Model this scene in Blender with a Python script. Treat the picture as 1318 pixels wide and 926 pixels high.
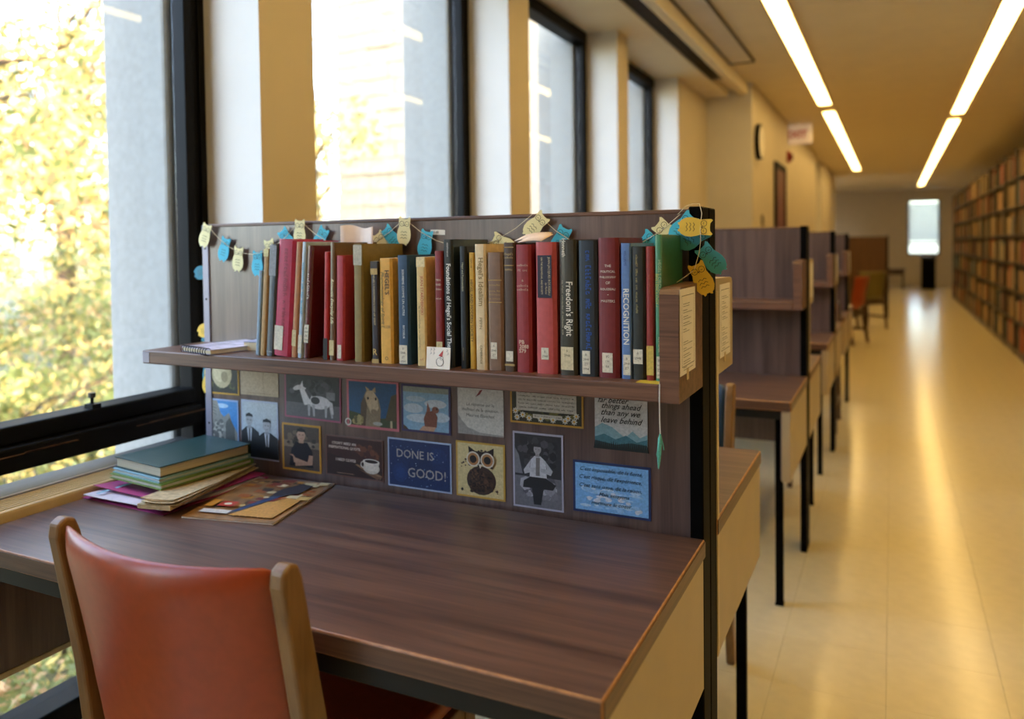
import bpy, bmesh, math, random
from mathutils import Vector, Matrix, Euler
random.seed(7)
R = math.radians
sc = bpy.context.scene
for o in list(bpy.data.objects): bpy.data.objects.remove(o)

# ------------------------------------------------------------------ camera
cam_d = bpy.data.cameras.new('camera'); cam = bpy.data.objects.new('camera', cam_d)
sc.collection.objects.link(cam); sc.camera = cam
cam_d.sensor_width = 36.0; cam_d.lens = 1014.87 / 1318 * 36
cam_d.shift_y = -(463 - 347.14) / 1318
cam_d.clip_start = 0.02; cam_d.clip_end = 300
_r = Vector((0.90079702, 0.43406348, -0.01239432)); _u = Vector((-0.00160079, 0.0318617, 0.99949101)); _f = Vector((-0.43423745, 0.90031868, -0.02939576))
cam.matrix_world = Matrix(((_r.x, _u.x, -_f.x, 0.3184), (_r.y, _u.y, -_f.y, -1.4808), (_r.z, _u.z, -_f.z, 1.2957), (0, 0, 0, 1)))
cam_d.dof.use_dof = True; cam_d.dof.focus_distance = 1.47; cam_d.dof.aperture_fstop = 2.3

# ------------------------------------------------------------------ world, sun, exposure
w = bpy.data.worlds.new('sky'); sc.world = w; w.use_nodes = True
nt = w.node_tree; bg = nt.nodes['Background']
sky = nt.nodes.new('ShaderNodeTexSky'); sky.sky_type = 'NISHITA'; sky.sun_disc = False
sky.sun_elevation = R(38); sky.sun_rotation = R(150); sky.air_density = 1.0; sky.dust_density = 2.5; sky.ozone_density = 1.0
nt.links.new(sky.outputs['Color'], bg.inputs['Color']); bg.inputs['Strength'].default_value = 1.6
sun_d = bpy.data.lights.new('sun', 'SUN'); sun_d.energy = 3.2; sun_d.angle = R(0.6); sun_d.color = (1.0, .93, .8)
sun = bpy.data.objects.new('sun', sun_d); sc.collection.objects.link(sun)
sun.rotation_euler = Vector((-0.55, 0.62, -0.62)).to_track_quat('-Z', 'Y').to_euler()
vs = sc.view_settings
sc.display_settings.display_device = 'sRGB'
vs.view_transform = 'Standard'; vs.look = 'None'; vs.gamma = 1.0; vs.use_curve_mapping = False
vs.exposure = 0.75
LAMP = 8.0          # fluorescent diffuser radiance

# ------------------------------------------------------------------ helpers
C = sc.collection
def lin(h):
    h = h.lstrip('#'); out = []
    for i in (0, 2, 4):
        v = int(h[i:i+2], 16) / 255
        out.append(v / 12.92 if v <= .04045 else ((v + .055) / 1.055) ** 2.4)
    return tuple(out)
def mat(name, col, rough=.5, metal=0., var=.12, scale=30., stretch=None, bump=0., spec=.5, coat=0., emit=None, es=0., trans=0.):
    """Principled material whose colour is varied by a procedural noise."""
    m = bpy.data.materials.new(name); m.use_nodes = True
    n = m.node_tree.nodes; l = m.node_tree.links; b = n['Principled BSDF']
    c = lin(col) if isinstance(col, str) else col
    b.inputs['Roughness'].default_value = rough; b.inputs['Metallic'].default_value = metal
    b.inputs['Specular IOR Level'].default_value = spec; b.inputs['Coat Weight'].default_value = coat
    tc = n.new('ShaderNodeTexCoord'); mp = n.new('ShaderNodeMapping'); l.new(tc.outputs['Object'], mp.inputs['Vector'])
    mp.inputs['Scale'].default_value = stretch or (1, 1, 1)
    ns = n.new('ShaderNodeTexNoise'); ns.inputs['Scale'].default_value = scale; ns.inputs['Detail'].default_value = 5
    l.new(mp.outputs['Vector'], ns.inputs['Vector'])
    rp = n.new('ShaderNodeValToRGB'); e = rp.color_ramp.elements
    e[0].position = .3; e[1].position = .7
    e[0].color = (*[max(0, x * (1 - var)) for x in c], 1); e[1].color = (*[min(1, x * (1 + var)) for x in c], 1)
    l.new(ns.outputs['Fac'], rp.inputs['Fac']); l.new(rp.outputs['Color'], b.inputs['Base Color'])
    if bump:
        bp = n.new('ShaderNodeBump'); bp.inputs['Strength'].default_value = bump; bp.inputs['Distance'].default_value = .002
        l.new(ns.outputs['Fac'], bp.inputs['Height']); l.new(bp.outputs['Normal'], b.inputs['Normal'])
    if emit:
        b.inputs['Emission Color'].default_value = (*emit, 1); b.inputs['Emission Strength'].default_value = es
    if trans:
        out = n['Material Output']; tr = n.new('ShaderNodeBsdfTranslucent'); mx = n.new('ShaderNodeMixShader')
        l.new(rp.outputs['Color'], tr.inputs['Color']); mx.inputs['Fac'].default_value = trans
        l.new(b.outputs[0], mx.inputs[1]); l.new(tr.outputs[0], mx.inputs[2]); l.new(mx.outputs[0], out.inputs['Surface'])
    return m
def wood(name, dark, light, stretch, rough=.4, coat=0., fine=1., spec=.5):
    m = bpy.data.materials.new(name); m.use_nodes = True
    n = m.node_tree.nodes; l = m.node_tree.links; b = n['Principled BSDF']
    b.inputs['Roughness'].default_value = rough; b.inputs['Coat Weight'].default_value = coat; b.inputs['Specular IOR Level'].default_value = spec
    tc = n.new('ShaderNodeTexCoord'); mp = n.new('ShaderNodeMapping'); mp.inputs['Scale'].default_value = stretch
    l.new(tc.outputs['Object'], mp.inputs['Vector'])
    n1 = n.new('ShaderNodeTexNoise'); n1.inputs['Scale'].default_value = 1.0; n1.inputs['Detail'].default_value = 6; n1.inputs['Roughness'].default_value = .62; n1.inputs['Distortion'].default_value = .6
    n2 = n.new('ShaderNodeTexNoise'); n2.inputs['Scale'].default_value = 5.0 * fine; n2.inputs['Detail'].default_value = 3
    l.new(mp.outputs['Vector'], n1.inputs['Vector']); l.new(mp.outputs['Vector'], n2.inputs['Vector'])
    mx = n.new('ShaderNodeMath'); mx.operation = 'MULTIPLY_ADD'; mx.inputs[1].default_value = .35
    l.new(n2.outputs['Fac'], mx.inputs[0]); l.new(n1.outputs['Fac'], mx.inputs[2])
    rp = n.new('ShaderNodeValToRGB'); e = rp.color_ramp.elements; e[0].position = .5; e[1].position = .85
    e[0].color = (*lin(dark), 1); e[1].color = (*lin(light), 1)
    l.new(mx.outputs[0], rp.inputs['Fac']); l.new(rp.outputs['Color'], b.inputs['Base Color'])
    return m

class MB:
    """collects geometry for one mesh; faces carry a material index and optionally a colour"""
    def __init__(s): s.v = []; s.f = []; s.mi = []; s.col = []
    def add(s, vs, fs, mi=0, col=None):
        k = len(s.v); s.v += [tuple(v) for v in vs]
        for f in fs: s.f.append([k + i for i in f]); s.mi.append(mi); s.col.append(col)
        return s
    def box(s, x0, x1, y0, y1, z0, z1, mi=0, col=None):
        vs = [(x0,y0,z0),(x1,y0,z0),(x1,y1,z0),(x0,y1,z0),(x0,y0,z1),(x1,y0,z1),(x1,y1,z1),(x0,y1,z1)]
        return s.add(vs, [(0,3,2,1),(4,5,6,7),(0,1,5,4),(1,2,6,5),(2,3,7,6),(3,0,4,7)], mi, col)
    def bbox(s, x0, x1, y0, y1, z0, z1, b=.003, mi=0, bmi=None):
        """box with bevelled edges; bevel faces may take another material"""
        bm = bmesh.new(); bmesh.ops.create_cube(bm, size=1)
        for v in bm.verts: v.co = ((x0+x1)/2 + v.co.x*(x1-x0), (y0+y1)/2 + v.co.y*(y1-y0), (z0+z1)/2 + v.co.z*(z1-z0))
        bmesh.ops.bevel(bm, geom=list(bm.edges), offset=b, segments=2, affect='EDGES', profile=.5)
        bm.normal_update(); bm.verts.index_update()
        vs = [v.co.copy() for v in bm.verts]
        for f in bm.faces: pass
        k = len(s.v); s.v += [tuple(v) for v in vs]
        for f in bm.faces:
            ax = max(abs(c) for c in f.normal)
            s.f.append([k + v.index for v in f.verts]); s.mi.append(mi if (bmi is None or ax > .999) else bmi); s.col.append(None)
        bm.free(); return s
    def tube(s, pts, r, n=8, mi=0, caps=True):
        pts = [Vector(p) for p in pts]; rs = r if isinstance(r, (list, tuple)) else [r]*len(pts); rings = []
        for i, p in enumerate(pts):
            t = (pts[min(i+1, len(pts)-1)] - pts[max(i-1, 0)]).normalized()
            a = Vector((0,0,1)) if abs(t.z) < .9 else Vector((1,0,0))
            u = t.cross(a).normalized(); v = t.cross(u)
            rings.append([p + (u*math.cos(2*math.pi*k/n) + v*math.sin(2*math.pi*k/n))*rs[i] for k in range(n)])
        vs = [q for ring in rings for q in ring]; fs = []
        for i in range(len(pts)-1):
            for k in range(n): fs.append((i*n+k, i*n+(k+1)%n, (i+1)*n+(k+1)%n, (i+1)*n+k))
        if caps: fs += [tuple(range(n))[::-1], tuple((len(pts)-1)*n+k for k in range(n))]
        return s.add(vs, fs, mi)
    def prism(s, poly, y0, y1, mi=0, axis='y'):
        """extrude a 2D (a,b) polygon between y0 and y1 along the axis"""
        n = len(poly)
        def P(a, b, c): return {'y': (a, c, b), 'x': (c, a, b), 'z': (a, b, c)}[axis]
        vs = [P(a, b, y0) for a, b in poly] + [P(a, b, y1) for a, b in poly]
        fs = [tuple(range(n)), tuple(range(2*n-1, n-1, -1))] + [(i, n+i, n+(i+1)%n, (i+1)%n) for i in range(n)]
        return s.add(vs, fs, mi)
    def mesh(s, name, mats, smooth=False):
        me = bpy.data.meshes.new(name); me.from_pydata(s.v, [], s.f)
        for m in (mats if isinstance(mats, (list, tuple)) else [mats]): me.materials.append(m)
        me.polygons.foreach_set('material_index', s.mi)
        if smooth: me.polygons.foreach_set('use_smooth', [True]*len(s.f))
        if any(c is not None for c in s.col):
            at = me.color_attributes.new('Col', 'FLOAT_COLOR', 'CORNER'); buf = []
            for f, c in zip(s.f, s.col): buf += list((*(c or (0,0,0)), 1.0)) * len(f)
            at.data.foreach_set('color', buf)
        bm = bmesh.new(); bm.from_mesh(me)
        if len(bm.faces) < 60000 and not any(c is not None for c in s.col): bmesh.ops.recalc_face_normals(bm, faces=bm.faces)
        bm.to_mesh(me); bm.free(); me.update(); return me
    def build(s, name, mats, parent=None, smooth=False):
        return link(name, s.mesh(name, mats, smooth), parent)
def link(name, me, parent=None):
    o = bpy.data.objects.new(name, me); C.objects.link(o)
    if parent: o.parent = parent
    return o
def tag(o, label=None, cat=None, group=None, kind=None):
    if label: o['label'] = label
    if cat: o['category'] = cat
    if group: o['group'] = group
    if kind: o['kind'] = kind
    return o
def empty(name, loc=(0,0,0), rz=0, parent=None):
    o = bpy.data.objects.new(name, None); C.objects.link(o); o.location = loc; o.rotation_euler.z = rz; o.empty_display_size = .05
    if parent: o.parent = parent
    return o
def copy_tree(o, parent=None):
    c = o.copy(); C.objects.link(c); c.parent = parent
    for ch in list(o.children): copy_tree(ch, c)
    return c
_txt = {}
def text2d(body, size, shear=0., bold=0., space=1.):
    """font outline as flat 2D verts and faces, centred on its bounding box"""
    k = (body, size, shear, bold, space)
    if k in _txt: return _txt[k]
    cu = bpy.data.curves.new('t', 'FONT'); cu.body = body; cu.size = size; cu.shear = shear; cu.offset = bold; cu.space_character = space
    cu.resolution_u = 2; cu.align_x = 'LEFT'; cu.fill_mode = 'FRONT'
    ob = bpy.data.objects.new('t', cu); C.objects.link(ob)
    dg = bpy.context.evaluated_depsgraph_get(); me = ob.evaluated_get(dg).to_mesh()
    vs = [(v.co.x, v.co.y) for v in me.vertices]; fs = [tuple(p.vertices) for p in me.polygons]
    bpy.data.objects.remove(ob); bpy.data.curves.remove(cu)
    if vs:
        xs = [v[0] for v in vs]; ys = [v[1] for v in vs]; cx = (min(xs)+max(xs))/2; cy = (min(ys)+max(ys))/2
        vs = [(x-cx, y-cy) for x, y in vs]; ext = (max(xs)-min(xs), max(ys)-min(ys))
    else: ext = (0, 0)
    _txt[k] = (vs, fs, ext); return _txt[k]
def strokes2d(words, size):
    """lettering too blurred to read in the photograph: short letter-like strokes, words given by their lengths"""
    rg = random.Random(sum(words)); vs = []; fs = []; x = 0; a = size*.62; t = size*.11
    def bar(x0, y0, x1, y1): k = len(vs); vs.extend([(x0, y0), (x1, y0), (x1, y1), (x0, y1)]); fs.append((k, k+1, k+2, k+3))
    for word in words:
        for _ in range(word):
            h = a*rg.choice([.7, .7, 1]); bar(x, 0, x+t, h)
            for y in rg.sample([0, h*.5-t/2, h-t], 2): bar(x+t, y, x+size*.34, y+t)
            if rg.random() < .5: bar(x+size*.34, 0, x+size*.34+t, h*rg.choice([.5, 1]))
            x += size*.56
        x += size*.56
    xs = [v[0] for v in vs]; cx = (min(xs)+max(xs))/2
    return [(u-cx, v-a/2) for u, v in vs], fs, (max(xs)-min(xs), a)
def print_mat():
    m = bpy.data.materials.new('printed_ink'); m.use_nodes = True; n = m.node_tree.nodes; l = m.node_tree.links; b = n['Principled BSDF']
    a = n.new('ShaderNodeAttribute'); a.attribute_name = 'Col'; tc = n.new('ShaderNodeTexCoord')
    ns = n.new('ShaderNodeTexNoise'); ns.inputs['Scale'].default_value = 220; ns.inputs['Detail'].default_value = 4
    l.new(tc.outputs['Object'], ns.inputs['Vector'])
    mr = n.new('ShaderNodeMapRange'); mr.inputs['From Min'].default_value = .3; mr.inputs['From Max'].default_value = .7; mr.inputs['To Min'].default_value = .82; mr.inputs['To Max'].default_value = 1.12
    l.new(ns.outputs['Fac'], mr.inputs['Value'])
    mx = n.new('ShaderNodeMix'); mx.data_type = 'RGBA'; mx.blend_type = 'MULTIPLY'; mx.inputs['Factor'].default_value = 1
    l.new(a.outputs['Color'], mx.inputs['A']); l.new(mr.outputs['Result'], mx.inputs['B']); l.new(mx.outputs['Result'], b.inputs['Base Color'])
    b.inputs['Roughness'].default_value = .45
    return m
INK = print_mat()
class Art:
    """flat print on an upright surface facing -Y: coordinates in metres, x to the right, z up"""
    def __init__(s, y=-.0004, step=.00006): s.mb = MB(); s.y = y; s.step = step; s.n = 0
    def poly(s, pts, col):
        s.n += 1; y = s.y - s.n*s.step; s.mb.add([(a, y, b) for a, b in pts], [tuple(range(len(pts)))], 0, lin(col)); return s
    def rect(s, x0, z0, x1, z1, col): return s.poly([(x0,z0),(x1,z0),(x1,z1),(x0,z1)], col)
    def ell(s, x, z, rx, rz, col, n=18, a0=0, rot=0):
        c, q = math.cos(rot), math.sin(rot); P = []
        for k in range(n):
            t = 2*math.pi*k/n + a0; u, v = rx*math.cos(t), rz*math.sin(t); P.append((x+u*c-v*q, z+u*q+v*c))
        return s.poly(P, col)
    def line(s, pts, wd, col):
        for (a, b), (c, d) in zip(pts, pts[1:]):
            L = math.hypot(c-a, d-b) or 1e-9; nx, nz = -(d-b)/L*wd/2, (c-a)/L*wd/2
            s.n += 1; y = s.y - s.n*s.step*.2
            s.mb.add([(a+nx,y,b+nz),(a-nx,y,b-nz),(c-nx,y,d-nz),(c+nx,y,d+nz)], [(0,1,2,3)], 0, lin(col))
        return s
    def ring(s, x, z, r, wd, col, n=16):
        s.n += 1; y = s.y - s.n*s.step
        vs = [(x+q*math.cos(2*math.pi*k/n), y, z+q*math.sin(2*math.pi*k/n)) for q in (r-wd/2, r+wd/2) for k in range(n)]
        s.mb.add(vs, [(k, n+k, n+(k+1)%n, (k+1)%n) for k in range(n)], 0, lin(col)); return s
    def text(s, body, x, z, size, col, shear=0., down=False, rot=0., maxw=None, bold=0., space=1.):
        vs, fs, ext = strokes2d(body, size) if isinstance(body, tuple) else text2d(body, size, shear, bold, space); s.n += 1; y = s.y - s.n*s.step
        k = min(1, maxw/ext[0]) if (maxw and ext[0]) else 1
        if down: P = [(x+b, y, z-a*k) for a, b in vs]
        else:
            c, q = math.cos(rot), math.sin(rot); P = [(x+(a*c-b*q)*k, y, z+(a*q+b*c)*k) for a, b in vs]
        s.mb.add(P, fs, 0, lin(col)); return s
    def dots(s, n, x0, z0, x1, z1, r, cols, rng):
        x0 += r*1.3; x1 -= r*1.3; z0 += r*1.3; z1 -= r*1.3
        for _ in range(n):
            q = r*(.5+rng.random()); s.ell(x0+(x1-x0)*rng.random(), z0+(z1-z0)*rng.random(), q, q*(.6+.6*rng.random()), rng.choice(cols), 6, rng.random()*3)
            s.n -= 1; s.n += .15
        return s
    def build(s, name, parent): return s.mb.build(name, INK, parent)

# ------------------------------------------------------------------ materials
M = {}
M['desk'] = wood('walnut_laminate_desk', '#432c24', '#70503f', (1.6, 38, 38), rough=.37, spec=1.0)
M['panel'] = wood('walnut_laminate_panel', '#43302a', '#6a534b', (38, 38, 1.6), rough=.3, spec=.95)
M['shelf'] = wood('walnut_shelf', '#4a3024', '#7a5540', (2, 60, 60), rough=.4)
M['edge'] = mat('worn_desk_edge', '#a87548', .4, var=.25, scale=60)
M['edgeband'] = wood('edge_band', '#4b3122', '#6a4a34', (3, 3, 120), rough=.4)
M['beige'] = mat('beige_laminate', '#b5a07c', .45, var=.05, scale=8)
M['beige_edge'] = mat('beige_edge_trim', '#cbb488', .45, var=.06)
M['black'] = mat('black_steel', '#080706', .55, var=.2, spec=.04)
M['rail'] = mat('dark_green_steel_rail', '#17150f', .5, var=.15, spec=.3)
M['channel'] = mat('grey_metal_channel', '#8b8692', .4, .3, var=.05)
M['screw'] = mat('dark_screw', '#1c1a1a', .4, .5)
M['frame'] = mat('black_window_frame', '#0b0a09', .55, var=.3, scale=14, spec=.12)
M['frame_worn'] = mat('worn_brown_paint', '#6b4a2e', .6, var=.4, scale=50)
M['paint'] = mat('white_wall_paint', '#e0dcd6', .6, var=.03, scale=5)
M['lamplitpaint'] = mat('lamplit_wall_paint', '#d0c3aa', .6, var=.03, scale=5)  # same paint as the white faces, the lamplight's tan put into the colour
M['ceil'] = mat('ceiling_paint', '#efe3c8', .7, var=.03, scale=4)
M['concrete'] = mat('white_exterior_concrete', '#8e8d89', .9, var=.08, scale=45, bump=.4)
M['stone'] = mat('pale_stone', '#6a6458', .9, var=.22, scale=6, bump=.4)
M['mortar'] = mat('mortar', '#6f675a', .9)
M['grass'] = mat('lawn', '#3f3d26', .9, var=.6, scale=2.5)
M['bark'] = mat('bark', '#4a3a2c', .9, var=.3, scale=12)
M['leaf_y'] = mat('yellow_leaf', '#d2b76c', .5, var=.3, scale=1.5, trans=.4)
M['leaf_g'] = mat('green_leaf', '#737a44', .5, var=.35, scale=1.5, trans=.35)
M['leaf_o'] = mat('orange_leaf', '#b8946a', .5, var=.3, scale=1.5, trans=.4)
M['sillmetal'] = mat('aluminium_sill', '#3a3835', .5, .1, var=.06, spec=.3)  # dark tone takes in the transom's shade on the sill
M['grille'] = mat('cream_heater_grille', '#c9b68f', .4, var=.05)
M['leather'] = mat('orange_leather', '#983d19', .33, var=.08, scale=60, bump=.08)
M['leather_blue'] = mat('blue_leather', '#1d3a52', .4, var=.08)
M['leather_olive'] = mat('olive_leather', '#6d6230', .45, var=.08)
M['leather_red'] = mat('red_leather', '#9c1f20', .45, var=.08)
M['chairwood'] = wood('chair_oak', '#74532c', '#8f6a3d', (30, 30, 3), rough=.42)
M['chairwood_dark'] = wood('chair_dark_wood', '#3a2618', '#53381f', (30, 30, 3), rough=.45)
M['pages'] = mat('book_pages', '#d9c9a4', .8, var=.12, scale=2, stretch=(1, 1, 1))
M['white'] = mat('white_paper', '#f0eadf', .7, var=.03)
M['whiteplastic'] = mat('white_plastic', '#dcd6c8', .4, var=.02)
M['string'] = mat('cotton_string', '#e0d3b2', .8)
M['darkmetal'] = mat('bookstack_steel', '#3c3222', .5, var=.1)
M['stack_end'] = mat('bookstack_end', '#6b5c46', .5, var=.1)
def glass_mat():
    m = bpy.data.materials.new('window_glass'); m.use_nodes = True; n = m.node_tree.nodes; l = m.node_tree.links
    n.remove(n['Principled BSDF']); t = n.new('ShaderNodeBsdfTransparent'); g = n.new('ShaderNodeBsdfGlossy'); g.inputs['Roughness'].default_value = .02
    f = n.new('ShaderNodeLayerWeight'); f.inputs['Blend'].default_value = .5; pw = n.new('ShaderNodeMath'); pw.operation = 'POWER'; pw.inputs[1].default_value = 5.0
    ma = n.new('ShaderNodeMath'); ma.operation = 'MULTIPLY_ADD'; ma.inputs[1].default_value = .9; ma.inputs[2].default_value = .03; ma.use_clamp = True
    l.new(f.outputs['Facing'], pw.inputs[0]); l.new(pw.outputs[0], ma.inputs[0])
    mx = n.new('ShaderNodeMixShader'); t.inputs['Color'].default_value = (.96, .98, .97, 1)
    l.new(ma.outputs[0], mx.inputs[0]); l.new(t.outputs[0], mx.inputs[1]); l.new(g.outputs[0], mx.inputs[2]); l.new(mx.outputs[0], n['Material Output'].inputs['Surface'])
    return m
M['glass'] = glass_mat()
def tile_mat():
    m = mat('polished_floor_tile', '#dfd0a6', .2, var=.04, scale=18, spec=.5)
    n = m.node_tree.nodes; l = m.node_tree.links; b = n['Principled BSDF']
    ge = n.new('ShaderNodeNewGeometry'); ns = n.new('ShaderNodeTexNoise'); ns.inputs['Scale'].default_value = 7; ns.inputs['Detail'].default_value = 3
    l.new(ge.outputs['Position'], ns.inputs['Vector']); bp = n.new('ShaderNodeBump'); bp.inputs['Strength'].default_value = .12; bp.inputs['Distance'].default_value = .004
    l.new(ns.outputs['Fac'], bp.inputs['Height']); l.new(bp.outputs['Normal'], b.inputs['Normal'])
    return m
M['tile'] = tile_mat()
M['grout'] = mat('tile_joint', '#8d7d5c', .5)
M['lamp'] = mat('fluorescent_diffuser', '#fff4dc', .5, emit=(1.0, .66, .225), es=LAMP)
M['lamp_house'] = mat('lamp_housing', '#b9a27c', .5)

# ------------------------------------------------------------------ floor
ZC = 2.80; YB = -6.0; YE = 24.4
fl = MB().box(-1.62, 4.0, YB-.2, YE+.2, -.30, -.003).box(-3.2, -1.62, 18.0, YE+.2, -.30, -.003).build('floor', M['grout']); tag(fl, 'polished cream floor tiles reflecting the ceiling lights', kind='structure')
T = .305; tm = MB().bbox(0, T-.0007, 0, T-.0007, -.003, 0, .0006).mesh('tile', M['tile'])
near = set()
for j in range(42):
    for i in range(7):
        near.add((i-2, j+1)); o = link('tile', tm, fl); o.location = ((i-2)*T, (j+1)*T, 0)
mb = MB()
for j in range(-20, 81):
    for i in range(-5, 13):
        if (i, j) in near: continue
        mb.box(i*T, i*T+T-.0007, j*T, j*T+T-.0007, -.003, 0)
tag(mb.build('tile_field', M['tile'], fl), kind='stuff')

# ------------------------------------------------------------------ ceiling, soffit
cl = MB().box(-1.62, 4.0, YB-.2, YE+.2, ZC, ZC+.25).box(-3.2, -1.62, 18.0, YE+.2, ZC, ZC+.25).build('ceiling', M['ceil'])
tag(cl, 'flat tan ceiling over the library aisle', kind='structure')
pm = MB().bbox(-.6, .6, -.298, .298, -.006, 0, .003).mesh('ceiling_panel', M['ceil'])
for j in range(-3, 40):
    for xc in (.34, 1.72):
        o = link('ceiling_panel', pm, cl); o.location = (xc, j*.6, ZC)
        if xc < 1: o.scale.x = .92
so = MB().box(-1.5, -1.075, YB, 6.14, 2.68, ZC).box(-.965, -.90, YB, 6.14, 2.68, ZC).box(-1.075, -.965, YB, 6.14, 2.74, ZC).build('trim_1', M['ceil'])
tag(so, 'lowered ceiling soffit along the window wall', kind='structure')
r = tag(empty('air_diffuser', (-1.02, 0, 2.70)), 'long dark slot air diffuser in the soffit above the windows', 'vent')
for x in (-.04, -.013, .014, .04): MB().box(x-.004, x+.004, -5.9, 5.35, -.015, .025).build('blade', M['darkmetal'], r)
MB().box(-.052, .052, -5.9, 5.35, .028, .036).build('backing', M['frame'], r)
r = tag(empty('access_panel', (-.80, 3.9, ZC)), 'grey rectangular recessed panel in the ceiling beside the light strip', 'ceiling panel')
MB().box(-.085, .085, -2.6, 1.35, -.012, -.001).build('panel', M['paint'], r)
mb = MB()
for x in (-.10, .09): mb.box(x, x+.012, -2.62, 1.37, -.02, -.001)
mb.box(-.1, .1, 1.36, 1.37, -.02, -.001); mb.box(-.1, .1, -2.62, -2.61, -.02, -.001); mb.build('frame', M['darkmetal'], r)

# fluorescent strips
ORD = ['first', 'second', 'third', 'fourth', 'fifth', 'sixth', 'seventh', 'eighth', 'ninth', 'tenth', 'eleventh', 'twelfth', 'thirteenth', 'fourteenth', 'fifteenth']
def lamp_strip(x, y0, y1, label, far=False, L=1.22):
    n = max(1, round((y1-y0)/L)); s = (y1-y0)/n
    for k in range(n):
        q = (n-1-k) if far else (n-1-k); yc = y0 + s*(k+.5)
        r = tag(empty('fluorescent_light', (x, yc, ZC-.008)), label % ORD[q], 'ceiling light', 'fluorescent ceiling lights')
        MB().box(-.062, .062, -s/2+.012, s/2-.012, -.012, -.002).build('diffuser', M['lamp'], r)
        h = MB().box(-.075, -.063, -s/2, s/2, -.014, .006).box(.063, .075, -s/2, s/2, -.014, .006).box(-.063, .063, -s/2, -s/2+.01, -.014, .006).box(-.063, .063, s/2-.01, s/2, -.014, .006)
        h.build('housing', M['lamp_house'], r)
lamp_strip(-.335, -2.06, 7.7, 'fluorescent light in the left ceiling strip, %s one on the near side of the gap')  # nearest fixtures are unseen, added to warm the light on the carrel
lamp_strip(-.335, 8.2, 16.3, 'fluorescent light in the left ceiling strip, %s counted from the far end')
lamp_strip(1.0, -1.88, 9.1, 'fluorescent light in the right ceiling strip, %s one on the near side of the gap')  # also extended back out of view, unseen fixtures added for front light
lamp_strip(1.0, 9.6, 22.2, 'fluorescent light in the right ceiling strip, %s counted from the far end')

# ------------------------------------------------------------------ walls
P = 1.6; XW = -1.5; XC = -1.275
wl = MB()
wl.box(-1.62, -1.47, YB, 6.2, -.3, .16)                       # below the windows
wl.box(-1.62, XW, YB, 6.2, 2.66, ZC)                          # above the windows
for k in range(-4, 4):
    y0 = .215 + P*k; y1 = y0+.23 if k < 3 else 6.14
    wl.box(-1.56, XC, y0, y1, .0, 2.68)
def tone_by_light(o, extra=None):  # one paint: daylit faces coloured white, lamplit faces coloured tan
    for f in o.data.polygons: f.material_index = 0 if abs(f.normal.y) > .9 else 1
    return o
wl.box(-1.62, -1.5, YB, .215+P*-2, .16, 2.66)  # unseen solid stretch added instead of windows to cut daylight from behind
wall_left = tag(tone_by_light(wl.build('wall_left', [M['paint'], M['lamplitpaint']])), 'cream window wall with deep square piers', kind='structure')
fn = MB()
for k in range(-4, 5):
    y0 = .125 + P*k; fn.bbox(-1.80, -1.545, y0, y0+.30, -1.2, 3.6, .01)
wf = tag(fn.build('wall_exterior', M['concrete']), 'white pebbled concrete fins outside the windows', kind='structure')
bl = MB().box(-1.62, -.857, 6.14, 12.93, 0, ZC).box(-1.62, -1.02, 12.93, 14.25, 0, ZC).box(-1.62, -.857, 14.25, 18.0, 0, ZC)
tag(tone_by_light(bl.build('wall_corridor', [M['paint'], M['lamplitpaint']])), 'tan corridor wall beyond the carrels', kind='structure')
tag(MB().box(-3.2, -3.05, 18.0, YE, 0, ZC).build('wall_far_left', M['lamplitpaint']), 'tan wall of the far reading corner', kind='structure')
tag(MB().box(4.0, 4.15, YB, YE, 0, ZC).build('wall_right', M['lamplitpaint']), 'tan wall behind the bookstacks', kind='structure')
tag(MB().box(-1.62, 4.15, YB-.2, YB, -.3, ZC+.25).build('wall_behind', M['lamplitpaint']), 'tan wall behind the viewer', kind='structure')
# far wall with a window opening
wx0, wx1, wz0, wz1 = .72, 1.56, .90, 2.50
wb = MB().box(-3.2, wx0, YE, YE+.15, 0, ZC).box(wx1, 4.15, YE, YE+.15, 0, ZC).box(wx0, wx1, YE, YE+.15, 0, wz0).box(wx0, wx1, YE, YE+.15, wz1, ZC)
tag(wb.build('wall_back', M['lamplitpaint']), 'tan end wall of the aisle', kind='structure')
r = tag(empty('window_6', (wx0, YE, wz0)), 'bright window in the end wall of the aisle', kind='structure')
W_, H_ = wx1-wx0, wz1-wz0
MB().box(0, .05, .03, .10, 0, H_).box(W_-.05, W_, .03, .10, 0, H_).box(0, W_, .03, .10, 0, .05).box(0, W_, .03, .10, H_-.05, H_).box(0, W_, .03, .10, .30, .36).build('window_frame', M['frame'], r)
MB().box(.05, W_-.05, .06, .064, .05, H_-.05).build('pane', M['glass'], r)

bd = tag(empty('window_blind', (wx0, YE, wz0)), 'white slatted blind in the end window', 'blind')
M['slat'] = mat('white_blind_slat', '#e4e2da', .5, trans=.45)
MB().bbox(.03, W_-.03, -.05, -.005, H_-.05, H_-.002, .004).build('head_box', M['slat'], bd)
sm_ = MB().add([(.03, -.035, .015), (W_-.03, -.035, .015), (W_-.03, -.012, -.014), (.03, -.012, -.014), (.03, -.035, .0135), (W_-.03, -.035, .0135), (W_-.03, -.012, -.0155), (.03, -.012, -.0155)], [(0,1,2,3),(7,6,5,4),(0,4,5,1),(2,6,7,3),(1,5,6,2),(3,7,4,0)]).mesh('slat', M['slat'])
for k in range(34): o = link('slat', sm_, bd); o.location = (0, 0, .42+k*.033)

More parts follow.
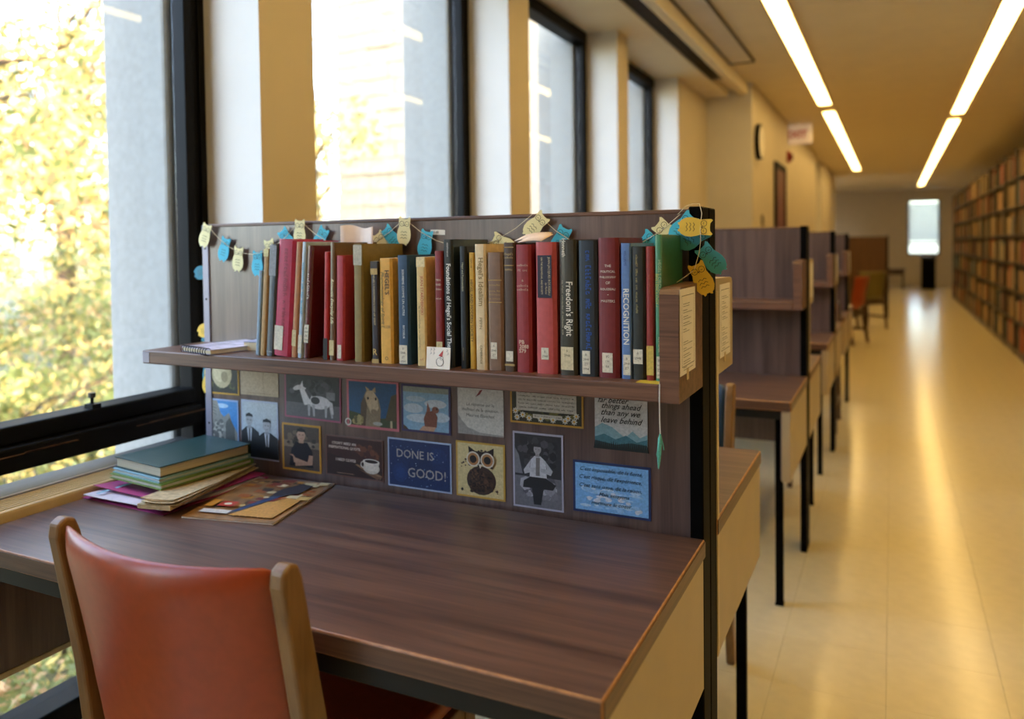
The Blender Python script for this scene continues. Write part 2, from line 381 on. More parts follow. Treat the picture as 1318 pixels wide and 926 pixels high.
# windows along the left wall
def window(n, k):
    ya = .445 + P*(k-1); yb = .215 + P*k
    r = tag(empty('window_%d' % n, (XW, ya, .16)), 'tall window with black steel frame and low transom', kind='structure')
    L = yb-ya; Z = lambda z: z-.16
    MB().bbox(-.03, .022, L-.078, L-.048, 0, Z(2.66), .003).bbox(-.03, .010, L-.048, L-.022, 0, Z(2.66), .003).bbox(-.03, .018, L-.022, L, 0, Z(2.66), .003).build('jamb', M['frame'], r)
    MB().bbox(-.05, .04, 0, .08, 0, Z(2.66), .004).build('jamb', M['frame'], r)
    MB().bbox(-.05, .05, .08, L-.078, Z(2.59), Z(2.66), .004).build('head', M['frame'], r)
    MB().bbox(-.05, .05, .08, L-.078, 0, .06, .004).build('bottom_rail', M['frame'], r)
    t = MB().bbox(-.03, .06, .08, L-.078, Z(.805), Z(.862), .006).bbox(-.04, .035, .08, L-.078, Z(.862), Z(.905), .005).build('transom', M['frame'], r)
    mb = MB(); rng = random.Random(n)
    for q in range(7):
        y = .1 + (L-.35)*rng.random(); l = .05+.25*rng.random(); mb.box(.0595, .0602, y, y+l, Z(.842), Z(.842)+.002+.004*rng.random())
    mb.build('worn_paint', M['frame_worn'], t)
    for yy in (.42*L, .72*L):
        lt = MB().box(.0, .03, yy-.012, yy+.012, Z(.905), Z(.915)).tube([(.012, yy, Z(.91)), (.012, yy, Z(.935))], .004, 8).build('latch', M['frame'], r)
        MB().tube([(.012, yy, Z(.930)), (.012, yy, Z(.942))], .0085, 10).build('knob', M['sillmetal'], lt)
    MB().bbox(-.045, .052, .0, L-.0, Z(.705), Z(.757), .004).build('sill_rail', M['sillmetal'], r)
    MB().box(.0525, .0595, .0, L-.0, Z(.705), Z(.746)).build('sill_gap_shade', M['frame'], r)  # black strip standing in for the shaded gap before the heater cover
    for z0, z1 in ((.22, .71), (.745, .81), (.90, 2.60)):
        MB().box(-.012, -.008, .07, L-.09, Z(z0), Z(z1)).build('pane', M['glass'], r)
for n, k in enumerate(range(-1, 4)): window(n+1, k)
# heater covers under each window
for k in range(-3, 4):
    ya = .445 + P*(k-1); yb = .215 + P*k
    if k in (0, 1):
        nm = {1: 'cream ribbed heater cover below the second window behind the carrel', 0: 'cream ribbed heater cover between the window sill and the desk'}.get(k, 'cream ribbed heater cover further back along the windows')
        r = tag(empty('heater_cover', (-1.448, ya, .70)), nm, 'heater', 'heater covers along the window wall')
        L = yb-ya
        MB().box(.009, .098, .004, L-.004, 0, .046).build('body', M['frame_worn'], r)
        MB().bbox(.009, .021, .004, L-.004, .0465, .061, .002).build('rear_trim', M['channel'], r)
        g = MB()
        for q in range(6): g.bbox(.0235+q*.0124, .0305+q*.0124, .004, L-.004, .0465, .0585, .0012)
        tag(g.build('grille', M['grille'], r), kind='stuff')
        MB().bbox(.099, .116, .0, L, .01, .060, .006).build('front_trim', M['beige_edge'], r)

# ------------------------------------------------------------------ carrels
DZ = .74; W = 1.28; D = .585; YM = .112; ZP = 1.36; ZS = 1.0605; DS = .187
def half(mb_fn, mirror):
    """builds with front coordinates, mirrored to the rear side when asked"""
    return mb_fn
def fy(y, rear): return YM - y if rear else y
def bx(rear, x0, x1, y0, y1, z0, z1, b=.002, bmi=None):
    a, c = sorted((fy(y0, rear), fy(y1, rear))); return MB().bbox(x0, x1, a, c, z0, z1, b, 0, bmi)
def make_carrel():
    r = empty('study_carrel')
    MB().box(-W+.022, -.026, .004, YM-.004, .455, ZP-.004).build('divider_panel', M['panel'], r)
    MB().bbox(-W+.02, -.024, .002, YM-.002, ZP-.006, ZP+.002, .002).build('top_trim', M['shelf'], r)
    for rear in (0, 1):
        ch = bx(rear, -W, -W+.0215, 0, .05, .455, ZP, .002).build('edge_channel', M['channel'], r)
        for z in (.62, .85, 1.17, 1.30):
            y = fy(-.0008, rear); MB().tube([(-W+.011, fy(0, rear), z), (-W+.011, y, z)], .003, 8).build('screw', M['screw'], ch)
        bx(rear, -.0255, .0, -.006, .0535, 0, ZP+.006, .003).build('post', M['black'], r)
        bx(rear, -.03, .0, -D+.004, -.008, .455, DZ-.036, .002).build('side_panel', M['beige'], r)
        bx(rear, -.034, -.0305, -D+.006, -.01, .459, DZ-.038, .001).build('side_lining', M['panel'], r)
        bx(rear, -W-.012, -W+.014, -D+.03, -.003, .463, DZ-.036, .001).build('side_panel', M['panel'], r)
        bx(rear, -W-.014, -W+.016, -D+.03, -.003, .451, .4625, .001).build('panel_edge', M['beige_edge'], r)
        bx(rear, -W-.045, .002, -D, -.004, DZ-.035, DZ, .0035, 1)
        a, c = sorted((fy(-D, rear), fy(-.004, rear)))
        dt = MB().bbox(-W-.045, .002, a, c, DZ-.035, DZ, .003, 0, 1).build('desk_top', [M['desk'], M['edge']], r)
        e = MB(); a, c = sorted((fy(-D-.0012, rear), fy(-D+.001, rear))); e.box(-W-.042, -.001, a, c, DZ-.032, DZ-.0035)
        a, c = sorted((fy(-D+.003, rear), fy(-.006, rear))); e.box(.001, .0034, a, c, DZ-.032, DZ-.0035); e.build('edge_band', M['edgeband'], dt)
        bx(rear, -W-.03, -.032, -D+.006, -D+.03, DZ-.066, DZ-.036, .002).build('front_rail', M['rail'], r)
        bx(rear, -W-.03, -.032, -.05, -.01, DZ-.066, DZ-.036, .002).build('back_rail', M['rail'], r)
        for x in (-.0295, -W-.042): 
            l = bx(rear, x-.026 if x > -.1 else x, x if x > -.1 else x+.026, -D+.031, -D+.057, 0.008, DZ-.037, .002).build('leg', M['black'], r)
            bx(rear, (x-.028 if x > -.1 else x-.002), (x+.002 if x > -.1 else x+.028), -D+.029, -D+.059, 0, .008, .001).build('foot', M['black'], l)
        bx(rear, -W+.022, -W+.048, .002, .028, 0, .455, .002).build('leg', M['black'], r)
        sh = bx(rear, -W, -.034, -DS, .003, ZS-.031, ZS, .0025).build('shelf', M['shelf'], r)
        bx(rear, -W+.002, -W+.024, -DS-.0008, -DS+.0005, ZS-.028, ZS-.004, .0002).build('tape_label', M['channel'], sh)
        zt = 1.222
        poly = [(fy(-DS, rear), ZS-.031), (fy(-.007, rear), ZS-.031), (fy(-.007, rear), zt+.004), (fy(-DS+.02, rear), zt+.001), (fy(-DS+.006, rear), zt-.002), (fy(-DS, rear), zt-.010)]
        e = MB().prism(poly, -.033, .0, 0, 'x').build('shelf_end', M['beige'] if rear else M['shelf'], r)
        a, c = sorted((fy(-DS+.002, rear), fy(-.009, rear)))
    MB().bbox(-.004, .002, YM+.0065, YM+.022, .456, 1.2, .001).build('side_trim', M['beige_edge'], r)
    return r
c1 = make_carrel(); tag(c1, 'nearest walnut study carrel holding books on its shelf', 'study carrel', 'study carrels in a row')
for y, lab in ((1.985, 'second study carrel from the front, with an empty shelf'), (3.74, 'third study carrel along the aisle'), (5.42, 'fourth and farthest study carrel in the window row')):
    c = copy_tree(c1); c.location = (0, y, 0); c['label'] = lab
# ------------------------------------------------------------------ books on the shelf
_cov = {}
def cover_mat(col, rough=.5, coat=0.):
    k = (col, rough, coat)
    if k not in _cov: _cov[k] = mat('book_cloth_' + col.strip('#'), col, rough, var=.10, scale=90, bump=.05, coat=coat)
    return _cov[k]
def make_book(x0, x1, h, lean, col, label, d=.146, spine=None, tag_=None, prints=(), yb=-.155, rough=.5, coat=0., bulge=.002, band=None, soft=False):
    """upright book with its spine towards -Y; origin at the lower right corner of the spine"""
    w = x1-x0-.0012; a = R(lean)
    mid = (x0+x1)/2; base = mid - math.tan(a)*h/2 + w/2
    r = tag(empty('book', (base, yb, ZS+.0003)), label, 'book', 'books on the near carrel shelf'); r.rotation_euler.y = a
    t = .0012 if soft else .0024; ov = 0 if soft else .003
    cm = cover_mat(col, rough, coat); sm = cover_mat(spine, rough, coat) if spine else cm
    # boards and back as one wrapped cover: profile of the spine in plan, extruded up
    n = 6; prof = [(-w, d)] + [(-w, .004)]
    for k in range(n+1):
        u = k/n; prof.append((-w + w*u, -bulge*math.sin(math.pi*u)**.6 + (.0022 if k in (0, n) else 0)))
    prof += [(0, .004), (0, d)]
    inner = [(-t, d), (-t, .005), (-w+t, .005), (-w+t, d)]
    mb = MB().prism(prof + inner, 0, h, 0, 'z')
    mb.build('cover', cm, r)
    if spine:
        q = MB(); pts = prof[2:2+n+1]
        vs = [(x, y-.0003, z) for z in (.0004, h-.0004) for x, y in pts]; q.add(vs, [(i, i+1, n+2+i, n+1+i) for i in range(n)]); q.build('spine', sm, r)
    pg = MB().box(-w+t+.0002, -t-.0002, .0052, d-.003, ov, h-ov)
    pg.build('pages', M['pages'], r)
    A = Art(y=-bulge-.0007); cx = -w/2; used = False
    if band:
        for z0, z1, c in band: A.rect(-w+.0012, z0*h, -.0012, z1*h, c)
        used = True
    if tag_:
        z0, z1, wf, c, xo, txt = tag_; L = Art(y=-bulge-.0012)
        L.rect(cx-w*wf/2+xo*w, z0*h, cx+w*wf/2+xo*w, z1*h, c)
        zz = z1*h-.007; 
        for ln in txt:
            if zz < z0*h+.004: break
            L.text(ln, cx+xo*w, zz, .0058, '#4a4238', maxw=w*wf*.8); zz -= .0085
        L.build('call_number_label', r)
    for body, zf, size, c, mode, xo, mx, sh in prints:
        A.text(body, cx+xo*w, zf*h, size, c, shear=sh, down=(mode == 'v'), maxw=mx*h if mode == 'v' else w*mx, bold=.0002 if size > .009 else 0); used = True
    if used: A.build('lettering', r)
    return r
CN = ('B', '2948', 'Z7', '1994'); CW = '#d8d0bb'; CY = '#cdbb88'
B = [
 (-.950,-.936,.188,4.5,'#7f95a8','thin short grey-blue book at the left end of the row',dict()),
 (-.935,-.918,.236,4.6,'#b08a54','thin tan book second from the left end of the row',dict(band=[(.93,1,'#d8cd8e')])),
 (-.9175,-.895,.246,4.6,'#4a5560','slate grey book with glossy jacket, left of the crimson book',dict(coat=.6,rough=.35,band=[(.72,.99,'#8a8d92')],prints=[((3, 5),.04,.005,'#c8c8c8','h',0,.8,0)])),
 (-.8945,-.846,.254,5.0,'#b12a4c','thick crimson cloth book leaning to the right',dict(tag_=(.05,.26,.5,CW,-.2,()),prints=[((13, 1, 8),.55,.017,'#8c1c36','v',.05,.75,.2)])),
 (-.8455,-.8285,.25,4.9,'#b5794a','orange-brown book right of the thick crimson book',dict(tag_=(.10,.24,.7,CY,0,()))),
 (-.828,-.8135,.25,4.6,'#a9bccb','pale blue book with turquoise lettering',dict(coat=.5,rough=.3,tag_=(.04,.20,.7,CW,0,()),prints=[((9, 3, 3, 7),.6,.008,'#2ba3c4','v',0,.7,0)])),
 (-.813,-.797,.242,4.4,'#5a1f26','maroon book in clear jacket with its cover showing',dict(coat=.8,rough=.25,tag_=(.14,.30,.8,CW,0,CN),prints=[((11,),.64,.009,'#d8c0b4','v',0,.5,.2)])),
 (-.764,-.7495,.228,2.2,'#b3231f','thin bright red book with a black foot',dict(band=[(0,.2,'#17120f')],prints=[((3, 8, 4),.6,.006,'#7d130f','v',0,.6,0)])),
 (-.7475,-.733,.248,1.8,'#6b4f35','brown book with cream script lettering in glossy jacket',dict(coat=.7,rough=.3,tag_=(.04,.17,.9,CY,0,()),prints=[('Romantic Everyday Life',.50,.010,'#e6d6a8','v',0,.6,.4)])),
 (-.732,-.709,.22,1.6,'#b23a48','rose red book with a small white label at the foot',dict(tag_=(.02,.15,.45,CW,0,()))),
 (-.686,-.661,.244,.6,'#85713a','olive book with its whole side cover showing above shorter books',dict(band=[(.82,.99,'#b9b4a0')])),
 (-.6425,-.622,.208,0,'#2a1f24','small black paperback between the olive and the yellow book',dict(soft=True,band=[(.93,1,'#3a2f26'),(.87,.93,'#b89a5a'),(.0,.04,'#b89a5a')],prints=[("HEGEL'S PHENOMENOLOGY OF SPIRIT",.62,.006,'#d8c088','v',0,.5,0),('R',.11,.018,'#d8b468','h',0,.8,0)])),
 (-.621,-.589,.214,0,'#dda645','wide yellow paperback with large black lettering',dict(soft=True,bulge=.0008,prints=[("HEGEL'S",.77,.014,'#2e2414','v',.12,.32,0),('Phenomenology of Spirit',.62,.011,'#7d6a34','v',-.28,.5,.3),('MILLER',.35,.0075,'#5a4720','h',0,.7,0),('O',.05,.010,'#6a5424','h',0,.5,0)])),
 (-.577,-.548,.22,0,'#23425e','navy blue book with white lettering down its spine',dict(tag_=(.01,.18,.68,CW,-.05,CN),prints=[('SOI-MEME COMME UN AUTRE',.66,.0075,'#d8d8d4','v',.02,.42,0),('RICOEUR',.30,.0065,'#d8d8d4','v',.02,.2,0)])),
 (-.533,-.510,.216,0,'#d8b878','cream and yellow paperback with red lettering, behind the small card',dict(soft=True,bulge=.0008,band=[(.91,1,'#e0cf9c')],prints=[('JEAN STAROBINSKI',.65,.009,'#b02a1e','v',.08,.42,0),((2, 12, 2, 10),.35,.006,'#8a7440','v',-.15,.4,0),('nrf',.06,.007,'#a83a24','h',0,.7,0)])),
 (-.490,-.4705,.228,0,'#7c1c1f','dark red book left of the tall black book',dict(tag_=(.06,.22,.75,CY,.05,('JC','179')),prints=[('MEN',.75,.0055,'#d8c8a8','h',0,.8,0),('AND',.71,.0055,'#d8c8a8','h',0,.8,0),('CITIZENS',.67,.0055,'#d8c8a8','h',0,.85,0),('SHKLAR',.59,.005,'#d8c8a8','h',0,.8,0)])),
 (-.470,-.447,.25,0,'#2f3a40','tall black book with white lettering and grey side cover',dict(spine='#1b2226',coat=.5,rough=.3,prints=[("Foundations of Hegel's Social Theory",.45,.0135,'#dfe2e0','v',.02,.72,0),((9,),.92,.0055,'#c8c8c4','v',.02,.12,0)])),
 (-.434,-.4175,.236,0,'#17181b','thin black book with faint lettering',dict(prints=[('Hegel and Psychoanalysis',.75,.0055,'#c0b890','v',0,.35,0),((9,),.12,.005,'#8a8260','v',0,.12,0)])),
 (-.4135,-.401,.224,0,'#c79a30','thin golden yellow paperback with black capitals',dict(soft=True,bulge=.0006,prints=[('HEGEL AND MODERN SOCIETY',.5,.0085,'#241c10','v',0,.72,0),('TAYLOR',.91,.005,'#4a3a18','v',0,.14,0)])),
 (-.4005,-.376,.24,0,'#dcc49a','cream paperback with brown lettering',dict(soft=True,bulge=.0008,prints=[("Hegel's Idealism",.70,.0145,'#8a7040','v',.02,.46,0),('PIPPIN',.37,.008,'#6a5430','v',.02,.16,0),('CAMBRIDGE',.12,.0065,'#5a4a2c','v',.02,.18,0)])),
 (-.373,-.3395,.224,0,'#7c5d47','wide brown cloth book with gold bands',dict(tag_=(.10,.24,.40,CW,-.1,CN),band=[(.762,.77,'#b08c4a'),(.575,.583,'#b08c4a')],prints=[((8,),.725,.0055,'#b08c4a','h',0,.7,0),((5, 3),.675,.0055,'#b08c4a','h',0,.7,0),((9,),.645,.0055,'#b08c4a','h',0,.7,0),((2, 7),.61,.0055,'#b08c4a','h',0,.7,0)])),
 (-.339,-.3145,.242,0,'#4a3526','dark brown book with a gold line near the top and a pale label',dict(tag_=(.08,.16,.62,CW,0,()),band=[(.96,.968,'#a88a50'),(.82,.827,'#a88a50'),(.045,.06,'#a88a50')],prints=[("Hegel's",.91,.0065,'#c0a468','h',0,.8,0),((7,),.885,.006,'#c0a468','h',0,.8,0),('PIPPIN',.79,.0055,'#c0a468','h',0,.7,0)])),
 (-.314,-.2815,.238,0,'#8e2a2f','red cloth book with stamped white numbers low on the spine',dict(bulge=.003,prints=[('PB',.24,.010,'#d9b8a0','h',-.1,.5,0),('2088',.205,.010,'#d9b8a0','h',.05,.6,0),('S79',.17,.010,'#d9b8a0','h',-.05,.6,0),((7,),.84,.006,'#c9a88c','h',0,.7,0),((2, 3),.80,.006,'#c9a88c','h',0,.8,0),('&',.72,.006,'#c9a88c','h',0,.8,0),((7,),.68,.006,'#c9a88c','h',0,.75,0),((7,),.65,.006,'#c9a88c','h',0,.75,0)])),
 (-.273,-.231,.242,0,'#b24a48','wide coral red book with a dark blue title block',dict(bulge=.003,tag_=(.11,.20,.36,CW,-.05,CN),band=[],prints=[])),
 (-.2265,-.192,.246,0,'#37342a','dark olive book with large white serif lettering',dict(coat=.4,rough=.35,tag_=(.04,.21,.72,'#d3c5a0',-.05,('B','2948')),prints=[("Freedom's Right",.49,.018,'#e0dac8','v',.05,.40,0),('Honneth',.94,.0095,'#d8d2c0','v',-.2,.14,0),((3, 6, 11, 2, 10, 4),.5,.005,'#a09a80','v',-.28,.40,0)])),
 (-.189,-.153,.244,0,'#232a33','dark navy book with bright blue lettering',dict(tag_=(.02,.19,.42,CW,-.1,CN),prints=[((3, 8, 3, 11),.55,.017,'#1d4c9a','v',.05,.75,0)])),
 (-.152,-.1125,.248,0,'#6e1c1e','wide dark red book with centred white title lines',dict(bulge=.003,tag_=(.04,.18,.5,CW,-.05,('JC','179','R8','M35')),prints=[('THE',.80,.0068,'#e0d6c4','h',0,.7,0),('POLITICAL',.76,.0068,'#e0d6c4','h',0,.7,0),('PHILOSOPHY',.72,.0068,'#e0d6c4','h',0,.78,0),('OF',.68,.0068,'#e0d6c4','h',0,.7,0),('ROUSSEAU',.635,.0068,'#e0d6c4','h',0,.72,0),('-',.595,.009,'#e0d6c4','h',0,.7,0),('MASTERS',.55,.0068,'#e0d6c4','h',0,.66,0)])),
 (-.110,-.0905,.238,0,'#5f7fb4','sky blue book with spaced white capitals',dict(coat=.4,rough=.35,bulge=.001,tag_=(.03,.18,.72,CW,.05,CN),prints=[('RECOGNITION',.46,.0145,'#e4e4dc','v',.02,.54,0),('WILLIAMS',.89,.006,'#2a3a66','v',-.05,.14,0)])),
 (-.0900,-.0655,.232,0,'#26261f','black book with faint gold lettering beside the blue book',dict(tag_=(.12,.23,.72,CW,-.05,('B','2948','Z7')),prints=[((7, 4, 3, 3, 6, 5),.72,.0055,'#9a8a54','v',-.1,.5,0)])),
 (-.0655,-.0495,.232,0,'#8c2a20','narrow brick red book with a yellow band at the foot',dict(band=[(.04,.26,'#d3b458')],prints=[((3, 7),.72,.0055,'#b0543c','v',0,.4,0)])),
 (-.0490,-.0355,.252,0,'#2f6a44','tall green book with its green side cover at the right end',dict(spine='#4d8a68',coat=.4,rough=.35,tag_=(.02,.17,.75,CW,.08,CN),prints=[("HEGEL'S CIRCULAR",.70,.0075,'#b8c8a0','v',.22,.5,0),('EPISTEMOLOGY /',.62,.0075,'#c9b84a','v',-.2,.5,0),((8,),.25,.006,'#b8c8a0','v',.1,.2,.3)])),
]
books = []
for x0, x1, h, lean, col, lab, kw in B: books.append(make_book(x0, x1, h, lean, col, lab, **kw))
# title block of the coral book
bk = books[23]; ww = .042-.0012
A = Art(y=-.0038); A.rect(-ww/2-.0155, .140, -ww/2+.0125, .218, '#1d1c33')
A.text('JEAN-JACQUES ROUSSEAU', -ww/2+.007, .18, .0062, '#c9b58c', down=True, maxw=.07)
A.text('ON THE INDIVIDUAL AND SOCIETY', -ww/2-.007, .18, .0052, '#c9b58c', down=True, maxw=.068)
A.text('by Perkins', -ww/2+.001, .157, .005, '#c9b58c', down=True, shear=.3); A.build('title_block', bk)

# ------------------------------------------------------------------ papers in and on the books
def sheet(name, label, cat, pts, y0, thick, m, bow=0., parent=None, group=None):
    """small upright sheet (X-Z outline) with thickness and a gentle bow"""
    mb = MB().prism(pts, y0, y0+thick)
    o = mb.build(name, m, parent)
    if label: tag(o, label, cat, group)
    return o
M['pinkpaper'] = mat('pale_pink_paper', '#d9c2ae', .7, var=.05)
mb = MB(); n = 10
for i in range(n+1):
    u = i/n; x = -.803+.096*u; y = -.045 + .012*math.sin(u*4)
    mb.v += [(x, y, 1.250), (x, y-.002*math.sin(u*3), 1.347 - .006*u + .003*math.sin(u*7))]
    if i: mb.f.append([2*i-2, 2*i, 2*i+1, 2*i-1]); mb.mi.append(0); mb.col.append(None)
o = mb.build('loose_sheet', M['pinkpaper'], smooth=True); tag(o, 'curled pinkish paper sheet standing up behind the olive book', 'paper')
md = o.modifiers.new('thickness', 'SOLIDIFY'); md.thickness = .0004
for x0, x1, z, lab, yy in ((-.349, -.292, 1.3065, 'pale pink paper slip on top of the dark brown book, the rear one', -.085), (-.322, -.272, 1.3025, 'pale pink paper slip on top of the red cloth book, the front one', -.13)):
    mb = MB(); n = 8
    for i in range(n+1):
        u = i/n; x = x0+(x1-x0)*u; zz = z + .004*math.sin(u*2.4)
        mb.v += [(x, yy, zz), (x+.006, yy+.045, zz+.013)]
        if i: mb.f.append([2*i-2, 2*i, 2*i+1, 2*i-1]); mb.mi.append(0); mb.col.append(None)
    o = mb.build('paper_slip', M['pinkpaper'], smooth=True); tag(o, lab, 'paper', 'paper slips lying on the books')
    md = o.modifiers.new('thickness', 'SOLIDIFY'); md.thickness = .0006
# little standing card with a drawing
r = MB().bbox(-.0265, .0265, 0, .0012, 0, .042, .0003).build('greeting_card', M['white']); r.location = (-.4685, -.1835, ZS+.0008); r.rotation_euler.x = R(-6)
tag(r, 'small white card with a drawn figure leaning against the books', 'card')
A = Art(); A.ring(.004, .014, .008, .0008, '#3a3a3a'); A.poly([(.001,.026),(.009,.023),(.011,.037)], '#b32a2a'); A.ring(.008,.021,.0035,.0006,'#3a3a3a')
A.line([(0,.006),(-.003,.012),(-.004,.018)], .0006, '#3a3a3a').line([(.008,.006),(.013,.012),(.012,.018)], .0006, '#3a3a3a')
for x, z in ((-.018,.035),(-.018,.028),(-.011,.035),(-.011,.028),(.018,.034),(.02,.028)): A.line([(x,z),(x+.003,z+.002),(x+.001,z+.005)], .0007, '#4a5a6a')
A.build('drawing', r)
# wall sticker
r = MB().bbox(-.0185, .0185, -.0006, 0, -.0055, .0055, .0002).build('shelf_mark_sticker', M['white']); r.location = (-.5765, .0035, 1.3285); r.rotation_euler.y = R(2)
tag(r, 'small white paper sticker on the top of the divider panel', 'sticker'); Art(y=-.0008).text('3.4B', -.004, 0, .0075, '#4a4a4a').build('lettering', r)
# bookmark with tassel hanging off the shelf
r = tag(empty('bookmark', (-.046, -.176, ZS+.0006)), 'yellow bookmark under the green book with a hanging teal tassel', 'bookmark')
MB().prism([(-.03, 0), (.0125, -.004), (.0125, .03), (-.03, .03)], 0, .0003, 0, 'z').build('strip', mat('yellow_card', '#e0bf3e', .5), r)
for ch in r.children: ch.location = (0, -.006, -.0005)
st = [(.012, -.006, .0008), (.0135, -.013, -.001), (.0135, -.0145, -.02), (.0135, -.0145, -.06), (.0145, -.0145, -.084)]
MB().tube(st, .0009, 6).build('cord', M['whiteplastic'], r)
t = MB().tube([(.0145, -.0145, -.083), (.014, -.0145, -.092), (.0125, -.0145, -.115), (.0115, -.0145, -.136), (.0112, -.0145, -.143)], [.0012, .0036, .0038, .002, .0006], 8)
t.tube([(.0155, -.0145, -.088), (.019, -.0146, -.1), (.0205, -.0145, -.11)], .0008, 5); t.tube([(.012, -.0175, -.105), (.009, -.018, -.118), (.012, -.0175, -.127), (.015, -.0175, -.118), (.014, -.0175, -.104)], .0007, 5)
t.build('tassel', mat('teal_yarn', '#5fae9c', .8, var=.2, scale=300), r)
# spiral notebook on the shelf, with a pencil case-like pad on it
nb = empty('spiral_notebook', (-1.098, -.096, ZS+.0003), R(-13)); tag(nb, 'small spiral notebook with mottled cover lying on the shelf', 'notebook')
MB().bbox(-.062, .062, -.085, .085, 0, .0012, .0004).build('back_cover', mat('notebook_board', '#6f6a8a', .5), nb)
MB().box(-.060, .060, -.081, .083, .0013, .0095).build('pages', M['pages'], nb)
MB().bbox(-.062, .062, -.085, .085, .0096, .011, .0004).build('front_cover', mat('mottled_cover', '#c6bac6', .4, var=.5, scale=40), nb)
for k in range(11):
    x = -.052+k*.0104; MB().tube([(x+.003*math.cos(t)*.2, -.083+.007*math.cos(t), .006+.0085*math.sin(t)) for t in [2*math.pi*q/10 for q in range(11)]], .0011, 5, caps=False).build('coil', M['screw'], nb)
pd = empty('note_pad', (-1.02, -.045, ZS+.0003), R(10)); tag(pd, 'small pad with pale cover tucked beside the spiral notebook', 'notebook')
MB().box(-.034, .034, -.05, .05, 0, .018).build('pages', M['pages'], pd); MB().bbox(-.035, .035, -.051, .051, .0185, .0205, .0004).build('cover', mat('pad_cover', '#a9a6b8', .4, var=.4, scale=50), pd)

# ------------------------------------------------------------------ notices on the shelf ends
def notice(loc, h, label, seed=0, lines=True, rear=False):
    r = MB().bbox(0, .0008, 0, .112, -h, 0, .0002).build('notice_sheet', M['white']); r.location = loc; tag(r, label, 'notice', 'notices taped to the shelf ends')
    A = Art(); x0, x1 = .012, .100
    if lines:
        A.line([(x0, -.012), (x1, -.012), (x1, -h+.014), (x0, -h+.014), (x0, -.012)], .0012, '#55503f')
        z = -.026; rng = random.Random(seed)
        for t in ('NOTICE TO', 'All', 'please', 'respect', 'reserved', '', 'books left', 'on the', 'carrel', 'thank', 'you'):
            if t:
                A.line([(x0+.008, z-.004), (x0+.05+.03*rng.random(), z-.004)], .0011, '#8a8372'); A.line([(x0+.008, z), (x0+.03+.03*rng.random(), z)], .0012, '#8a8372')
            z -= .0108
    p = A.build('print', r) if lines else None
    if p: p.rotation_euler.z = R(90); p.location = (.0008, 0, 0)
    MB().bbox(.0006, .0011, .045, .06, -h-.012, -h+.008, .0001).build('tape', M['beige_edge'], r)
    return r
notice((.0006, -.1835, 1.2205), .146, 'white printed notice taped to the near shelf end beside the green book', 1)
notice((.0006, .152, 1.212), .152, 'white printed notice on the rear shelf end behind the black post', 2)
for y, lab in ((1.985, 'second'), (3.74, 'third'), (5.42, 'fourth')): notice((.0006, y+.152, 1.21), .152, 'white notice sheet on the %s carrel shelf end' % lab, 3)

# ------------------------------------------------------------------ postcards on the divider panel
YC = .0034
CARDS = {}
def card(key, x0, z0, x1, z1, frame, label, fn, fw=.004, tilt=0.):
    w_, h_ = x1-x0, z1-z0
    r = MB().bbox(0, w_, -.0012, 0, 0, h_, .0002).build('postcard', mat('card_'+key, frame, .4, var=.06, scale=60)); r.location = (x0, YC, z0); r.rotation_euler.y = R(tilt)
    tag(r, label, 'postcard', 'postcards on the divider panel')
    A = Art(y=-.0013); fn(A, w_, h_, fw); A.build('printed_picture', r); return r
G = random.Random(3)
def a_moon(A, w, h, f):
    A.rect(f, f, w-f, h-f, '#17170f'); A.dots(14, f*2, f*2, w-2*f, h*.35, .006, ['#3a4020', '#5a5a28', '#262614'], G)
    A.ell(w*.5, h*.52, .034, .036, '#b9aa84').ell(w*.45, h*.55, .022, .024, '#cdbf98').ell(w*.58, h*.45, .012, .014, '#9a8b68')
def a_sketch(A, w, h, f):
    A.rect(0, 0, w, h, '#b5a084'); A.line([(w*.3,.004),(w*.36,h*.5),(w*.32,h*.8)], .0008, '#6f5a44').line([(w*.5,.004),(w*.54,h*.4),(w*.5,h*.8)], .0008, '#6f5a44').line([(w*.62,.004),(w*.6,h*.45),(w*.66,h*.85)], .0009, '#6f5a44').line([(w*.2,.006),(w*.8,.005)], .001, '#8a7458')
def a_horse(A, w, h, f):
    A.rect(f, f, w-f, h-f, '#2b2b2e'); A.rect(f, f, w-f, h*.34, '#59575a'); A.dots(40, f*2, h*.4, w-2*f, h-2*f, .010, ['#1c1c1f', '#3a393d', '#4a484c'], G); A.rect(w*.75, h*.45, w*.9, h*.62, '#77747a')
    B_ = '#cfccd1'; A.ell(w*.62, h*.38, w*.20, h*.14, B_).poly([(w*.36,h*.30),(w*.52,h*.34),(w*.50,h*.52),(w*.40,h*.66),(w*.30,h*.72),(w*.27,h*.66)], '#d9d6da')
    A.ell(w*.24, h*.66, w*.085, h*.05, '#cbc8cc', rot=.3).poly([(w*.29,h*.72),(w*.33,h*.82),(w*.34,h*.70)], B_).poly([(w*.40,h*.67),(w*.50,h*.54),(w*.46,h*.42),(w*.37,h*.62)], '#4a484e')
    for x, q in ((.42,.0),(.50,.01),(.72,.0),(.80,.03)): A.poly([(w*x,h*.33),(w*(x+.05),h*.33),(w*(x+.04+q),h*.08),(w*(x+.01+q),h*.08)], '#a8a5aa')
    A.ell(w*.56, h*.42, w*.08, h*.08, '#2a282c').poly([(w*.80,h*.44),(w*.86,h*.40),(w*.88,h*.16),(w*.84,h*.16)], '#c9c6ca')
